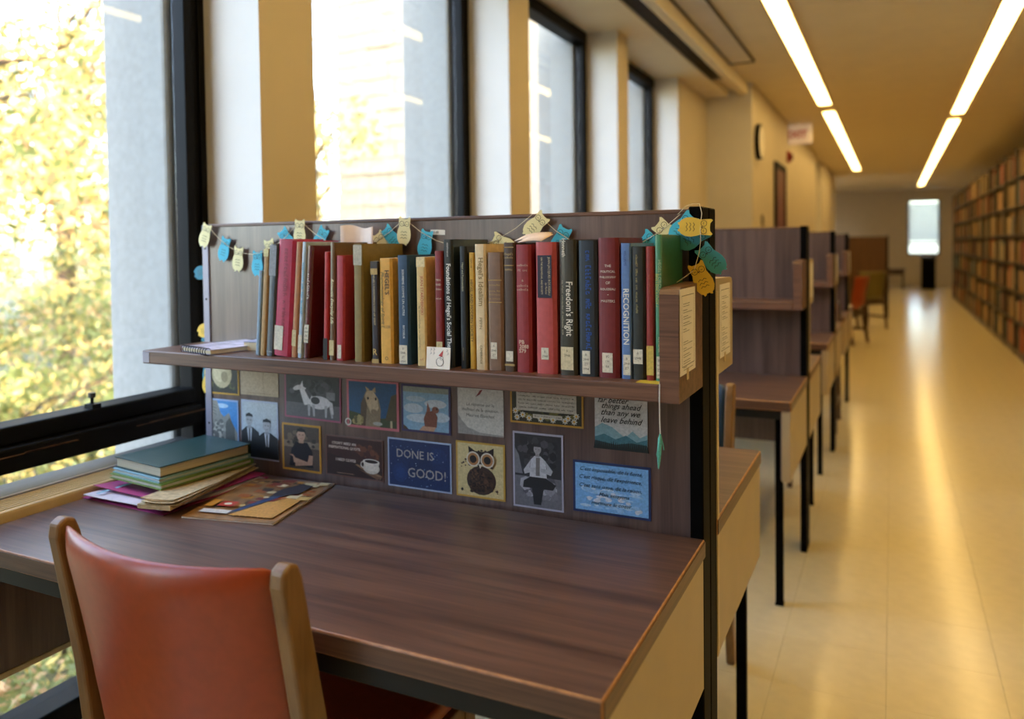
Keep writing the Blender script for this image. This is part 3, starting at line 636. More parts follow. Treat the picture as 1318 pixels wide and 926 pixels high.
def a_lion(A, w, h, f):
    A.rect(f, f, w-f, h-f, '#1d4e78'); A.poly([(f,f),(w-f,f),(w-f,h*.28),(w*.6,h*.22),(f,h*.34)], '#3a4426'); A.poly([(w*.74,h*.2),(w-f,h*.2),(w-f,h*.75),(w*.86,h*.7)], '#4a3f22')
    A.poly([(w*.26,h*.05),(w*.64,h*.05),(w*.66,h*.40),(w*.62,h*.62),(w*.50,h*.78),(w*.38,h*.76),(w*.28,h*.5)], '#8a765c').poly([(w*.26,h*.05),(w*.36,h*.05),(w*.40,h*.5),(w*.34,h*.66),(w*.28,h*.5)], '#5a4632')
    A.poly([(w*.40,h*.78),(w*.36,h*.66),(w*.40,h*.48),(w*.47,h*.33),(w*.57,h*.33),(w*.62,h*.44),(w*.60,h*.64),(w*.52,h*.78)], '#c0aa8a').ell(w*.53, h*.36, w*.06, h*.05, '#8c745a').poly([(w*.40,h*.76),(w*.37,h*.86),(w*.45,h*.80)], '#b09a78').poly([(w*.50,h*.79),(w*.56,h*.86),(w*.57,h*.74)], '#a38c6a')
    A.ell(w*.42,h*.62,.0028,.0035,'#1a120a').ell(w*.57,h*.62,.0028,.0035,'#1a120a').line([(w*.39,h*.54),(w*.49,h*.50),(w*.61,h*.55)], .0016, '#3a2416').line([(w*.44,h*.42),(w*.52,h*.41),(w*.60,h*.44)], .0016, '#3a2416')
    A.rect(w*.84, h*.06, w*.88, h*.2, '#b8a884').ell(w*.60, h*.12, w*.09, h*.04, '#a9a49a'); A.dots(16, w*.1, h*.05, w*.35, h*.3, .006, ['#8a7a4a', '#5a5230', '#a59464'], G)
    A.ring(.004, .012, .0075, .003, '#d8d4cc', 12)
def a_hand(A, w, h, f):
    A.rect(f, f, w-f, h-f, '#86a9c4'); A.rect(f, h*.84, w-f, h-f, '#8f968c')
    for x, z, a, b in ((.25,.5,.2,.10),(.7,.62,.22,.09),(.4,.3,.3,.09),(.8,.35,.18,.1),(.3,.7,.2,.06)): A.ell(w*x, h*z, w*a, h*b, G.choice(['#b9c6d0', '#c6cdd2', '#a8bccb']))
    A.poly([(w*.36,f),(w*.44,h*.14),(w*.60,h*.20),(w*.72,h*.16),(w*.66,f)], '#b98e74')
    A.poly([(w*.48,h*.14),(w*.72,h*.14),(w*.74,h*.36),(w*.68,h*.48),(w*.52,h*.46),(w*.46,h*.3)], '#7a4534').poly([(w*.52,h*.44),(w*.54,h*.66),(w*.60,h*.48)], '#8a5240').ell(w*.70, h*.50, w*.07, h*.07, '#84503c').ell(w*.73,h*.52,.002,.002,'#1a1008')
    A.poly([(f,f),(w*.14,f),(w*.10,h*.10),(f,h*.14)], '#4a3a2a')
def a_text(A, w, h, f):
    A.rect(0, 0, w, h, '#cdc8c0'); A.poly([(0,0),(w,0),(w,h*.03),(w*.5,h*.05),(w*.22,h*.14),(w*.08,h*.28),(0,h*.42)], '#9a9692')
    A.poly([(w*.40,h*.76),(w*.50,h*.82),(w*.56,h*.92),(w*.50,h*.90)], '#7c2a2a')
    for k, t in enumerate(('La réponse est le', 'malheur de la question.', 'Maurice Blanchot')): A.text(t, w*.5, h*(.60-.105*k),   .0098, '#3a3734', shear=.1, maxw=w*.8)
def a_daisy(A, w, h, f):
    A.rect(f, f, w-f, h-f, '#2c2a14'); A.dots(80, f*2, f*2, w-2*f, h-2*f, .005, ['#4a481c', '#6a6228', '#1c1b0c', '#8a7a2c'], G)
    A.rect(w*.09, h*.30, w*.91, h, '#c4bcae'); A.rect(w*.32, h*.145, w*.72, h*.235, '#ccc4b4')
    for k, t in enumerate(((8, 4, 3, 6, 3, 4, 3, 5), (11, 4, 7, 5, 2, 2, 9, 2), (3, 2, 8, 7, 7, 3, 10), (5, 3, 5, 5, 6, 5, 2, 7), (5, 7, 5, 8, 3, 4))): A.text(t, w*.5, h*(.72-.085*k), .0058, '#1a1814', shear=.2, maxw=w*.76, bold=.0001)
    A.text('So let us drink a cup of tea', w*.52, h*.19, .0055, '#1a1814', shear=.2, maxw=w*.36)
    for x, z in ((.1,.12),(.18,.2),(.27,.09),(.8,.2),(.88,.1),(.91,.26),(.76,.08),(.08,.28),(.6,.07),(.43,.06)):
        for q in range(8): A.ell(w*x+.0042*math.cos(q*.785), max(h*z, .0125)+.0042*math.sin(q*.785), .0028, .0014, '#d8d4c4', 8, rot=q*.785); A.n -= .9
        A.ell(w*x, max(h*z, .0125), .0024, .0024, '#d09a1e', 8)
def a_mount(A, w, h, f):
    A.rect(0, 0, w, h, '#c6c4c1'); A.poly([(0,0),(w,0),(w,h*.30),(w*.86,h*.24),(w*.72,h*.34),(w*.58,h*.22),(w*.34,h*.38),(w*.14,h*.44),(0,h*.36)], '#7fa3ac')
    A.poly([(0,0),(w,0),(w,h*.22),(w*.8,h*.16),(w*.6,h*.26),(w*.4,h*.18),(w*.18,h*.26),(0,h*.2)], '#3f727c').poly([(0,0),(w,0),(w,h*.12),(w*.7,h*.14),(w*.4,h*.09),(0,h*.14)], '#1f3a3e')
    for q in range(26): x = w*q/25.; k = .05+.05*G.random(); A.poly([(x-.003,0),(x+.003,0),(x,h*(.06+k))], '#12201f'); A.n -= .9
    for k, (t, x, s) in enumerate((('there are', .5, .014), ('far better', .36, .016), ('things ahead', .52, .016), ('than any we', .5, .0165), ('leave behind', .52, .0165))): A.text(t, w*x, h*(.95-.112*k), s, '#17140f', shear=.45, maxw=w*.84, bold=.0002)
def a_stone(A, w, h, f):
    A.rect(f, f, w-f, h-f, '#3f86c4'); A.ell(w*.5, h*.86, w*.2, h*.05, '#a9c8e0'); A.poly([(f,f),(w-f,f),(w-f,h*.30),(w*.80,h*.52),(w*.72,h*.72),(w*.56,h*.62),(w*.46,h*.70),(w*.36,h-f),(f,h-f)], '#8a8880')
    A.dots(60, f*2, f*2, w*.62, h*.62, .006, ['#a8a59a', '#77756f', '#63625e', '#bab6a8'], G); A.poly([(w*.60,f),(w*.90,f),(w*.88,h*.4),(w*.74,h*.62),(w*.62,h*.5)], '#55554f')
    for q in range(5): A.line([(f*2, h*(.95-.05*q)), (w*.34, h*(.93-.07*q))], .0012, '#4a4a48')
def a_men(A, w, h, f):
    A.rect(f, f, w-f, h-f, '#b4bcc2')
    for x, z, s in ((.22,.60,1.),(.70,.53,1.1)):
        A.poly([(w*(x-.24*s),f),(w*(x+.28*s),f),(w*(x+.26*s),h*(z-.14)),(w*(x+.09*s),h*(z-.06)),(w*(x-.09*s),h*(z-.06)),(w*(x-.22*s),h*(z-.14))], '#131315')
        A.poly([(w*(x-.07),h*(z-.07)),(w*(x+.07),h*(z-.07)),(w*(x+.04),h*(z-.30)),(w*(x-.03),h*(z-.30))], '#b9bcc0').poly([(w*(x-.016),h*(z-.09)),(w*(x+.016),h*(z-.09)),(w*(x+.022),h*(z-.32)),(w*(x-.018),h*(z-.32))], '#101012')
        A.rect(w*(x-.045), h*(z-.09), w*(x+.045), h*(z-.02), '#8f8f92').ell(w*x, h*(z+.06), w*.095*s, h*.095*s, '#a3a2a4').poly([(w*(x-.10*s),h*(z+.105)),(w*(x-.06*s),h*(z+.12)),(w*(x+.06*s),h*(z+.12)),(w*(x+.10*s),h*(z+.105)),(w*(x+.09*s),h*(z+.155)),(w*x,h*(z+.185)),(w*(x-.09*s),h*(z+.155))], '#1a1a1c')
        A.rect(w*(x-.055), h*(z+.055), w*(x-.02), h*(z+.067), '#3a3a3c').rect(w*(x+.02), h*(z+.055), w*(x+.055), h*(z+.067), '#3a3a3c').rect(w*(x-.03), h*(z-.005), w*(x+.03), h*(z+.002), '#6a6668')
def a_man(A, w, h, f):
    A.rect(f, f, w-f, h-f, '#4f4238'); A.rect(f, h*.5, w-f, h*.64, '#7a6a58'); A.dots(30, f*2, h*.45, w-2*f, h-2*f, .007, ['#6a5a48', '#39302a', '#8a7a68'], G)
    A.poly([(w*.18,h*.10),(w*.80,h*.10),(w*.78,h*.45),(w*.66,h*.62),(w*.36,h*.62),(w*.24,h*.45)], '#17131a'); A.rect(w*.44, h*.60, w*.56, h*.70, '#b08a70').ell(w*.5, h*.76, w*.11, h*.12, '#b7917a').poly([(w*.38,h*.80),(w*.42,h*.84),(w*.58,h*.84),(w*.62,h*.80),(w*.60,h*.89),(w*.5,h*.93),(w*.40,h*.89)], '#1d1612')
    A.poly([(w*.18,h*.34),(w*.28,h*.34),(w*.30,h*.18),(w*.62,h*.14),(w*.62,h*.22),(w*.34,h*.28)], '#b48e74').poly([(w*.70,h*.36),(w*.80,h*.36),(w*.78,h*.16),(w*.34,h*.10),(w*.34,h*.17),(w*.66,h*.22)], '#a8826a').rect(w*.44,h*.77,w*.48,h*.785,'#2a1c16').rect(w*.53,h*.77,w*.57,h*.785,'#2a1c16').rect(w*.46,h*.695,w*.55,h*.705,'#8a5a4a')
def a_coffee(A, w, h, f):
    A.rect(f, f, w-f, h-f, '#3a1a14'); A.poly([(f,f),(w-f,f),(w-f,h*.3),(f,h*.55)], '#2a120d'); A.dots(30, w*.5, h*.45, w-2*f, h-2*f, .008, ['#5a2c1c', '#6a3a24', '#44201a'], G)
    for k, (t, x) in enumerate((("I DON'T NEED AN", .33), ('INSPIRATIONAL QUOTE.', .34), ('I NEED COFFEE', .36))): A.text(t, w*x, h*(.82-(.11*k if k < 2 else .40)), .0085, '#d8c2b4', maxw=w*.56, bold=.0002)
    A.poly([(w*.52,h*.34),(w*.56,h*.36),(w*.98,h*.14),(w*.96,h*.06),(w*.90,h*.06)], '#8c6a4a').poly([(w*.58,h*.24),(w*.98,h*.10),(w*.9,h*.04)], '#6f4f36')
    A.ell(w*.80, h*.30, w*.14, h*.14, '#cfc4b4').poly([(w*.66,h*.46),(w*.94,h*.46),(w*.90,h*.24),(w*.70,h*.24)], '#ddd4c6').ell(w*.80, h*.46, w*.14, h*.06, '#e8e0d4').ell(w*.80, h*.46, w*.115, h*.043, '#24140c').ring(w*.665, h*.37, .007, .0025, '#d3c9ba', 12)
    A.line([(w*.2,h*.09),(w*.5,h*.09)], .0012, '#9a7a64')
def a_done(A, w, h, f):
    A.rect(f, f, w-f, h-f, '#142a5a'); A.ell(w*.2, h*.30, w*.12, h*.2, '#173166').ell(w*.2, h*.30, w*.07, h*.12, '#1a3a70').ell(w*.8, h*.72, w*.13, h*.16, '#162f63').ell(w*.52,h*.45,w*.2,h*.2,'#122652'); A.dots(40, f*2, f*2, w-2*f, h-2*f, .0009, ['#b9cbe0', '#7fa0c8'], G)
    A.text('DONE IS', w*.44, h*.70, .026, '#a6a09c', maxw=w*.66, bold=.0002); A.text('GOOD!', w*.62, h*.33, .030, '#a6a09c', maxw=w*.62, bold=.0002)
def a_owl(A, w, h, f):
    A.rect(f, f, w-f, h-f, '#d3bf8a'); cs = ['#2a1a12', '#3c261a', '#1c110b', '#4a3020']
    A.poly([(w*.28,h*.60),(w*.26,h*.92),(w*.40,h*.84),(w*.62,h*.84),(w*.78,h*.92),(w*.76,h*.60)], '#2a1b13').ell(w*.52, h*.32, w*.30, h*.26, '#3f2a1e').dots(220, w*.27, h*.10, w*.78, h*.52, .0028, cs+['#5c3d2a'], G)
    A.dots(70, w*.25, h*.55, w*.78, h*.90, .0026, cs, G); A.dots(14, w*.10, h*.08, w*.9, h*.2, .0024, cs, G).dots(6, w*.1, h*.5, w*.25, h*.8, .0022, cs, G)
    for x in (.37, .66): A.ell(w*x, h*.70, .0165, .0165, '#dcd2be').ell(w*x, h*.70, .0135, .0135, '#b07a4a').ell(w*x, h*.70, .0085, .0085, '#1a0f08')
    A.poly([(w*.48,h*.62),(w*.55,h*.62),(w*.515,h*.54)], '#d8ceb8')
def a_medit(A, w, h, f):
    A.rect(f, f, w-f, h-f, '#2c2a2e'); A.dots(60, f*2, h*.45, w-2*f, h-2*f, .007, ['#1c1b1e', '#3a383c', '#4a474c', '#242226'], G); A.rect(f, f, w-f, h*.42, '#6d6a70')
    A.dots(40, f*2, f*2, w-2*f, h*.45, .010, ['#8d8a90', '#a9a6ac', '#55525a', '#77747a'], G).poly([(f,h*.45),(w*.2,h*.45),(w*.12,h*.7),(f,h*.8)], '#77757a')
    A.poly([(w*.20,h*.27),(w*.80,h*.27),(w*.86,h*.34),(w*.60,h*.44),(w*.40,h*.44),(w*.22,h*.36)], '#141416').poly([(w*.42,h*.06),(w*.56,h*.06),(w*.62,h*.28),(w*.38,h*.28)], '#18171a')
    A.poly([(w*.34,h*.42),(w*.68,h*.42),(w*.66,h*.64),(w*.56,h*.70),(w*.44,h*.70),(w*.36,h*.64)], '#c6c4c8').poly([(w*.36,h*.64),(w*.22,h*.50),(w*.24,h*.45),(w*.46,h*.50),(w*.46,h*.54),(w*.34,h*.54)], '#b9b6bb').poly([(w*.66,h*.64),(w*.80,h*.52),(w*.76,h*.46),(w*.56,h*.50),(w*.56,h*.54),(w*.68,h*.54)], '#aeabb0')
    A.poly([(w*.46,h*.44),(w*.54,h*.44),(w*.55,h*.68),(w*.47,h*.68)], '#77706e').rect(w*.46,h*.69,w*.54,h*.74,'#8f888a').ell(w*.5, h*.79, w*.075, h*.065, '#a39c9c').poly([(w*.43,h*.82),(w*.57,h*.82),(w*.55,h*.865),(w*.45,h*.865)], '#2a2628').rect(w*.455,h*.785,w*.485,h*.792,'#4a4446').rect(w*.515,h*.785,w*.545,h*.792,'#4a4446')
def a_sky(A, w, h, f):
    A.rect(f, f, w-f, h-f, '#7aaddb')
    for k in range(60): A.ell(w*(.14+.72*G.random()), h*(.10+.40*G.random()), .005+.008*G.random(), .0015+.0035*G.random(), G.choice(['#9cc0de', '#b4cde0', '#8fb8dc', '#ccd0d8', '#a6c4de']), 10); A.n -= .8
    for k in range(8): A.ell(w*(.15+.7*G.random()), h*(.6+.3*G.random()), .012, .003, '#86b6e0', 10)
    for k, (t, x) in enumerate((("C'est impossible, dit la fierté,", .50), ("C'est risqué, dit l'expérience,", .49), ("C'est sans issue, dit la raison,", .49), ('Mais essayons', .54), ('murmure le coeur...', .52))): A.text(t, w*x, h*(.84-.155*k), .0112, '#17233a', shear=.35, maxw=w*(.86 if k < 3 else .6))
card('moon', -1.281, .927, -1.166, 1.027, '#c2922c', 'postcard of a pale round moon with yellow frame, highest at the left', a_moon)
card('sketch', -1.160, .932, -1.037, 1.026, '#b5a084', 'beige postcard with a thin line sketch under the shelf', a_sketch)
card('horse', -1.018, .887, -.848, 1.000, '#a0506c', 'postcard of a white horse in black and white with pink frame', a_horse, tilt=.8)
card('lion', -.830, .879, -.685, .993, '#c06a74', 'postcard of an animal head before blue sky with coral frame', a_lion, .006)
card('hand', -.678, .883, -.550, .990, '#3c3560', 'postcard of a squirrel held in a hand with purple frame', a_hand, .005)
card('quote', -.532, .891, -.421, .999, '#cdc8c0', 'grey postcard with a short French quotation and a small red mark', a_text)
card('daisy', -.405, .926, -.241, 1.018, '#b8882a', 'postcard of text above white daisies with golden frame', a_daisy)
card('mountains', -.217, .890, -.109, 1.008, '#c6c4c1', 'postcard with brush lettering above blue mountains', a_mount)
card('ruin', -1.282, .796, -1.170, .914, '#8fa6cc', 'postcard of grey stone buildings under blue sky, left of the two suited men', a_stone)
card('suits', -1.160, .772, -1.040, .919, '#a9b0c4', 'black and white postcard of two men in dark suits', a_men)
card('seated', -1.028, .757, -.909, .872, '#c08a2e', 'postcard of a seated man in a black shirt with golden frame', a_man, .005)
card('coffee', -.895, .7585, -.730, .855, '#6a4a40', 'brown postcard with white capitals beside a coffee cup', a_coffee, .0035)
card('done', -.717, .754, -.550, .865, '#a9b9d4', 'dark blue starry postcard with large capitals and pale frame', a_done, .0035)
card('owl', -.538, .754, -.419, .875, '#c79a3e', 'postcard of an owl made from coffee beans and two cups', a_owl)
card('float', -.400, .749, -.286, .908, '#b4b0c0', 'tall black and white postcard of a man sitting above water', a_medit)
card('clouds', -.265, .757, -.103, .862, '#22305c', 'postcard of blue cloudy sky with French handwriting and navy frame', a_sky, .005)

# ------------------------------------------------------------------ owl garland
gar = tag(empty('owl_garland', (-.6, .0, 1.36)), 'string garland of yellow, turquoise and teal paper owls along the divider', 'garland')
def gl(x, y, z): return (x+.6, y, z-1.36)
OW = {'y': mat('yellow_owl_paper', '#dfb53a', .6, var=.05), 'p': mat('pale_yellow_owl_paper', '#e6dba2', .6, var=.05), 'c': mat('turquoise_owl_paper', '#3fb2cc', .6, var=.05), 't': mat('teal_owl_paper', '#3f95a0', .6, var=.05), 'd': mat('deep_teal_owl_paper', '#127084', .6, var=.05)}
out = []
half_o = [(0,.0265),(.007,.0270),(.0125,.0315),(.0150,.0285),(.0145,.018),(.0135,.010),(.0160,.002),(.0180,-.008),(.0170,-.018),(.0125,-.0265),(.0085,-.0290),(.0080,-.0325),(.0045,-.0315),(.0030,-.0290)]
outline = half_o + [(-x, z) for x, z in half_o[::-1] if x > 0]
OM = {k: MB().prism(outline, -.0006, .0006).mesh('owl', m) for k, m in OW.items()}
A = Art(y=-.0008)
for x in (-.0068, .0068):
    A.ring(x, .0155, .0054, .0009, '#15120e'); A.line([(x-.002, .0155), (x, .0142), (x+.002, .0155)], .0008, '#15120e')
A.poly([(-.0016,.0135),(.0016,.0135),(0,.0095)], '#15120e')
for k in range(3):
    z = -.004-.0065*k; A.line([(-.008+.004*q, z+(.0028 if q % 2 else 0)) for q in range(5)], .0009, '#15120e')
PM = A.mb.mesh('owl_markings', INK)
def owl(x, z, y, rot, c, flip=False):
    o = link('owl', OM[c], gar); o.location = gl(x, y, z); o.rotation_euler.y = R(rot)
    p = link('owl_markings', PM, o)
    if flip: o.rotation_euler.z = R(180)
    return o
YO = -.006
for a in [(-1.257,1.334,-.010,20,'p'),(-1.197,1.298,YO,17,'c'),(-1.151,1.273,YO,8,'p'),(-1.088,1.262,YO,3,'c'),(-1.046,1.290,YO,-10,'p'),(-.993,1.318,YO,-35,'c'),(-.950,1.336,-.010,3,'p'),(-.892,1.318,YO,30,'c'),
          (-.718,1.304,YO,-30,'p'),(-.692,1.318,YO,-40,'c'),(-.655,1.333,-.010,5,'p'),(-.603,1.304,YO,12,'c'),(-.412,1.300,YO,-60,'p'),(-.336,1.338,-.012,48,'p'),(-.284,1.306,YO,25,'c'),
          (-.092,1.296,YO,-50,'c'),(-.064,1.318,YO,-50,'p'),(-.035,1.328,-.010,42,'c'),(-.006,1.327,-.034,92,'y'),(-.012,1.308,-.024,60,'t')]:
    owl(*a)
owl(.0235, 1.2690, -.036, -42, 't'); owl(.0085, 1.2335, -.050, -24, 'y')
for x, z, y, rot, c in ((-1.291,1.239,.012,80,'d'),(-1.287,1.090,.014,70,'y'),(-1.281,1.070,.020,60,'d'),(-1.286,.978,.014,0,'d'),(-1.281,.955,.010,10,'y')): owl(x, z, y, rot, c)
def sag(a, b, s, n=8):
    a, b = Vector(a), Vector(b); return [a.lerp(b, k/n) - Vector((0, 0, s*4*(k/n)*(1-k/n))) for k in range(n+1)]
def string(*pts): MB().tube([gl(*p) for p in pts], .0006, 5).build('string', M['string'], gar)
string(*sag((-1.250,-.008,1.358), (-.955,-.008,1.360), .075)); string(*sag((-.945,-.008,1.360), (-.660,-.008,1.356), .06)); string(*sag((-.650,-.008,1.356), (-.345,-.008,1.360), .062))
string(*sag((-.330,-.008,1.358), (-.040,-.008,1.352), .07)); string((-.044,-.010,1.352), (-.028,-.012,1.367), (-.016,-.012,1.3705), (-.003,-.012,1.3702), (.003,-.02,1.352), (.003,-.034,1.330), (.004,-.036,1.300), (.002,-.040,1.279), (-.001,-.050,1.262), (-.004,-.052,1.250))
string((-.007,-.051,1.247), (-.020,-.060,1.236), (-.032,-.070,1.227)); string((-1.262,-.008,1.356), (-1.287,.010,1.33), (-1.288,.014,1.25), (-1.288,.014,1.10), (-1.288,.014,.96))

# ------------------------------------------------------------------ things on the desk
ZD = DZ+.0004
def quad_item(name, cx, cy, rz): return empty(name, (cx, cy, ZD), R(rz))
# magazine
mg = quad_item('magazine', -.935, -.166, 12); tag(mg, 'open-edged magazine with a colourful orange cover lying on the desk', 'magazine')
def slab(w_, h_, z0, z1, nx=8, curl=.004, jit=0):
    mb = MB(); f = lambda u, v: curl*(max(0, -v)**2*1.5 + .5*u*u*(v < 0))
    vs = []; 
    for s, z in ((0, z0), (1, z1)):
        for j in range(nx+1):
            for i in range(nx+1):
                u, v = i/nx*2-1, j/nx*2-1; vs.append((u*w_/2, v*h_/2, z + f(u, v)*(1 if z0 > .0001 or s else .0)))
    N = (nx+1)**2; fs = []
    for j in range(nx):
        for i in range(nx):
            a = j*(nx+1)+i; fs.append((a, a+nx+1, a+nx+2, a+1)); fs.append((N+a, N+a+1, N+a+nx+2, N+a+nx+1))
    ed = [j for j in range(nx+1)] + [(j+1)*(nx+1)-1 for j in range(1, nx+1)] + [N-1-j for j in range(1, nx+1)] + [(nx-j)*(nx+1) for j in range(1, nx)]
    for a, b in zip(ed, ed[1:]+ed[:1]): fs.append((a, b, N+b, N+a))
    return mb.add(vs, fs)
slab(.211, .272, 0, .003, curl=.0).build('pages', M['white'], mg)
slab(.213, .274, .0031, .0036, curl=.0).build('cover', mat('magazine_cover', '#9c7448', .3, var=.45, scale=25), mg)
A = Art(y=-.0037, step=.00004); rng = random.Random(5)
def mx(u, v): return (u*.2, v*.26)
for k in range(70):
    u, v = rng.uniform(-.50, .42), rng.uniform(-.30, .42); s = .008+.014*rng.random()
    A.rect(u*.2, v*.26, u*.2+s*1.4, v*.26+s, rng.choice(['#c98a2e', '#7a2f22', '#d6b36a', '#3d2a20', '#b0622c', '#e0cfa4', '#5a4a34', '#8f3a2c']))
A.poly([mx(-.05,-.48), mx(.46,-.48), mx(.47,-.05), mx(.30,.0), mx(.10,-.2)], '#d09a4a')
for k in range(6): A.line([mx(.0+.07*k,-.47), mx(.12+.06*k,-.2), mx(.30+.03*k,-.06)], .0034, '#ead9b0')
A.poly([mx(-.08,-.40), mx(-.02,-.40), mx(.16,-.05), mx(.30,.22), mx(.20,.24), mx(.06,-.05)], '#2c3e66').poly([mx(.06,-.02), mx(.34,.12), mx(.36,.34), mx(.20,.38), mx(.06,.2)], '#2a2630')
A.rect(*mx(-.42,-.46), *mx(-.08,-.38), '#d9d2c8').rect(*mx(-.34,-.30), *mx(-.16,-.18), '#c23a22').ell(*mx(-.25,-.24), .009, .007, '#e6d8b8').rect(*mx(-.48,-.32), *mx(-.38,-.16), '#d9941e')
p = A.build('cover_print', mg); p.rotation_euler.x = R(-90); p.location = (0, .008, .0001)
# pink folder
fo = quad_item('paper_folder', -1.187, -.172, -2); tag(fo, 'magenta card folder stuffed with papers at the bottom of the pile', 'folder')
M['pink'] = mat('magenta_card', '#b0397a', .5, var=.06)
slab(.27, .30, 0, .0012, curl=.0).build('back_flap', M['pink'], fo); 
for k in range(4): o = slab(.25-.004*k, .285, .0014+.0016*k, .0026+.0016*k, curl=.003).build('paper', mat('folder_paper_%d' % k, ['#c9c4da', '#dcd8e0', '#b9b6cf', '#d6cfd8'][k], .7), fo); o.location = (.006-.003*k, -.004*k, 0); o.rotation_euler.z = R(1.5*k-2)
o = slab(.26, .27, .0082, .0094, curl=.006).build('front_flap', M['pink'], fo); o.location = (-.005, .014, 0)
MB().box(-.085, -.076, -.150, -.06, .0170, .0176).build('ribbon', mat('blue_ribbon', '#8fc0d8', .5), fo)
# newspapers
nw = quad_item('newspaper_stack', -1.098, -.182, 13); nw.location.z = ZD+.0160; tag(nw, 'folded yellowed newspapers stacked on the folder', 'newspaper')
for k in range(7):
    o = slab(.080-.004*(k % 3), .325-.008*(k % 4), .0019*k, .0015+.0019*k, curl=.004).build('newspaper', mat('newsprint_%d' % k, ['#c9b184', '#dccba0', '#b99c6c', '#8f7a54', '#d6c398', '#a88c60', '#c4ae84'][k], .8, var=.25, scale=80), nw)
    o.rotation_euler.z = R([-2, 1.5, -.5, 3, .5, 2.2, -1][k]); o.location.x = [0, .004, -.003, .006, .001, .007, 0][k]
def hardback(name, loc, rz, w_, h_, t, col, label, pcol='#d8cfb8', rough=.4, cat='book', art=None):
    r = empty(name, loc, R(rz)); tag(r, label, cat); c = mat(name+'_cover_'+col.strip('#'), col, rough, var=.08, scale=80, bump=.05)
    b = .0022
    MB().bbox(-w_/2, w_/2, -h_/2, h_/2, 0, b, .0006).build('back_cover', c, r); MB().box(-w_/2+.004, w_/2-.004, -h_/2+.004, h_/2-.003, b+.0001, t-b-.0001).build('pages', mat(name+'_pages', pcol, .8, var=.1, scale=2, stretch=(1, 1, 300)), r)
    MB().bbox(-w_/2, w_/2, -h_/2, h_/2, t-b, t, .0006).build('front_cover', c, r); MB().bbox(-w_/2-.0012, w_/2, h_/2-.001, h_/2+.0024, 0, t, .0008).build('spine', c, r)
    return r
hardback('notebook', (-1.195, -.150, ZD+.0335), -6, .19, .25, .0115, '#6d8a3c', 'notebook with flowery green cover, lowest book of the desk pile', '#d9d6cc', cat='notebook')
hardback('notebook', (-1.200, -.146, ZD+.0453), -7, .178, .244, .0100, '#8fb8c4', 'pale blue notebook under the dark green book', '#dfe0dc', cat='notebook')
hardback('book', (-1.2005, -.142, ZD+.0556), -7.5, .176, .240, .0245, '#1c3f3a', 'dark green hardback book on top of the desk pile', '#c8bda0')

# ------------------------------------------------------------------ chairs
def make_chair(label, lm, wm, loc, rz=0, grp='library chairs'):
    """upholstered chair facing +Y; origin on the floor below the seat"""
    r = tag(empty('library_chair', loc, rz), label, 'chair', grp)
    hw = .245; ZT = .868
    for s in (-1, 1):
        prof = [(-.295, .0), (-.255, .0), (-.200, .30), (-.190, .46), (-.212, .62), (-.258, ZT-.028), (-.266, ZT-.006), (-.282, ZT), (-.297, ZT-.008), (-.300, ZT-.03), (-.262, .62), (-.245, .46), (-.250, .30)]
        xa, xb = sorted((s*hw, s*(hw-.026)))
        o = MB().prism(prof, xa, xb, 0, 'x').build('back_post', wm, r); b = o.modifiers.new('soft', 'BEVEL'); b.width = .005; b.segments = 2; b.limit_method = 'ANGLE'
        f = MB().prism([(.19, 0), (.222, 0), (.230, .42), (.190, .42)], xa, xb, 0, 'x').build('front_leg', wm, r); b = f.modifiers.new('soft', 'BEVEL'); b.width = .003; b.segments = 2
        MB().bbox(xa+.003, xb-.003, -.20, .20, .36, .42, .003).build('side_rail', wm, r)
        MB().bbox(xa+.004, xb-.004, -.232, .195, .16, .19, .003).build('stretcher', wm, r)
    MB().bbox(-hw+.027, hw-.027, .195, .22, .36, .42, .003).build('front_rail', wm, r)
    MB().bbox(-hw+.027, hw-.027, -.235, -.21, .36, .42, .003).build('back_rail', wm, r)
    # seat cushion
    n = 10; vs = []; 
    mb = MB().bbox(-hw+.004, hw-.004, -.19, .245, .4215, .47, .018); st = mb.build('seat', lm, r, smooth=True); b = st.modifiers.new('sub', 'SUBSURF'); b.levels = 1; b.render_levels = 1
    # curved back pad
    NX, NZ = 16, 14; fr, bk = [], []
    for j in range(NZ+1):
        v = j/NZ; z = .475 + (ZT-.006-.475)*v
        yc = -.226 - (.060*max(0, (z-.55)/.31)**1.25)
        for i in range(NX+1):
            u = i/NX*2-1; x = u*(hw-.0268)*(1 if v > .35 else 1-.13*(1-v/.35)**1.6)
            bow = -.050*(1-u*u); edge = min(1, (1-abs(u))*6)**.5; top = max(0, 1-(max(0, v-.90)/.10)**2)**.5; t = .021*max(.35, edge)*max(.25, top if v > .5 else min(1, v*8+.2))
            zz = z - .010*(u*u-1)*0 - .004*(1-u*u)
            fr.append((x, yc+bow+t, zz)); bk.append((x, yc+bow-t, zz))
    N = len(fr); fs = []
    for j in range(NZ):
        for i in range(NX):
            a = j*(NX+1)+i; fs.append((a, a+1, a+NX+2, a+NX+1)); fs.append((N+a, N+a+NX+1, N+a+NX+2, N+a+1))
    ed = list(range(NX+1)) + [(j+1)*(NX+1)+NX for j in range(NZ)] + [NZ*(NX+1)+NX-1-i for i in range(NX)] + [(NZ-1-j)*(NX+1) for j in range(NZ-1)]
    for a, b in zip(ed, ed[1:]+ed[:1]): fs.append((a, b, N+b, N+a))
    bp = MB().add(fr+bk, fs).build('backrest', lm, r, smooth=True); s = bp.modifiers.new('sub', 'SUBSURF'); s.levels = 1; s.render_levels = 1
    return r
make_chair('orange leather chair with pale oak posts at the nearest desk', M['leather'], M['chairwood'], (-.660, -.378, 0))
make_chair('blue chair at the rear desk of the nearest carrel', M['leather_blue'], M['chairwood'], (-.360, .70, 0), R(180))
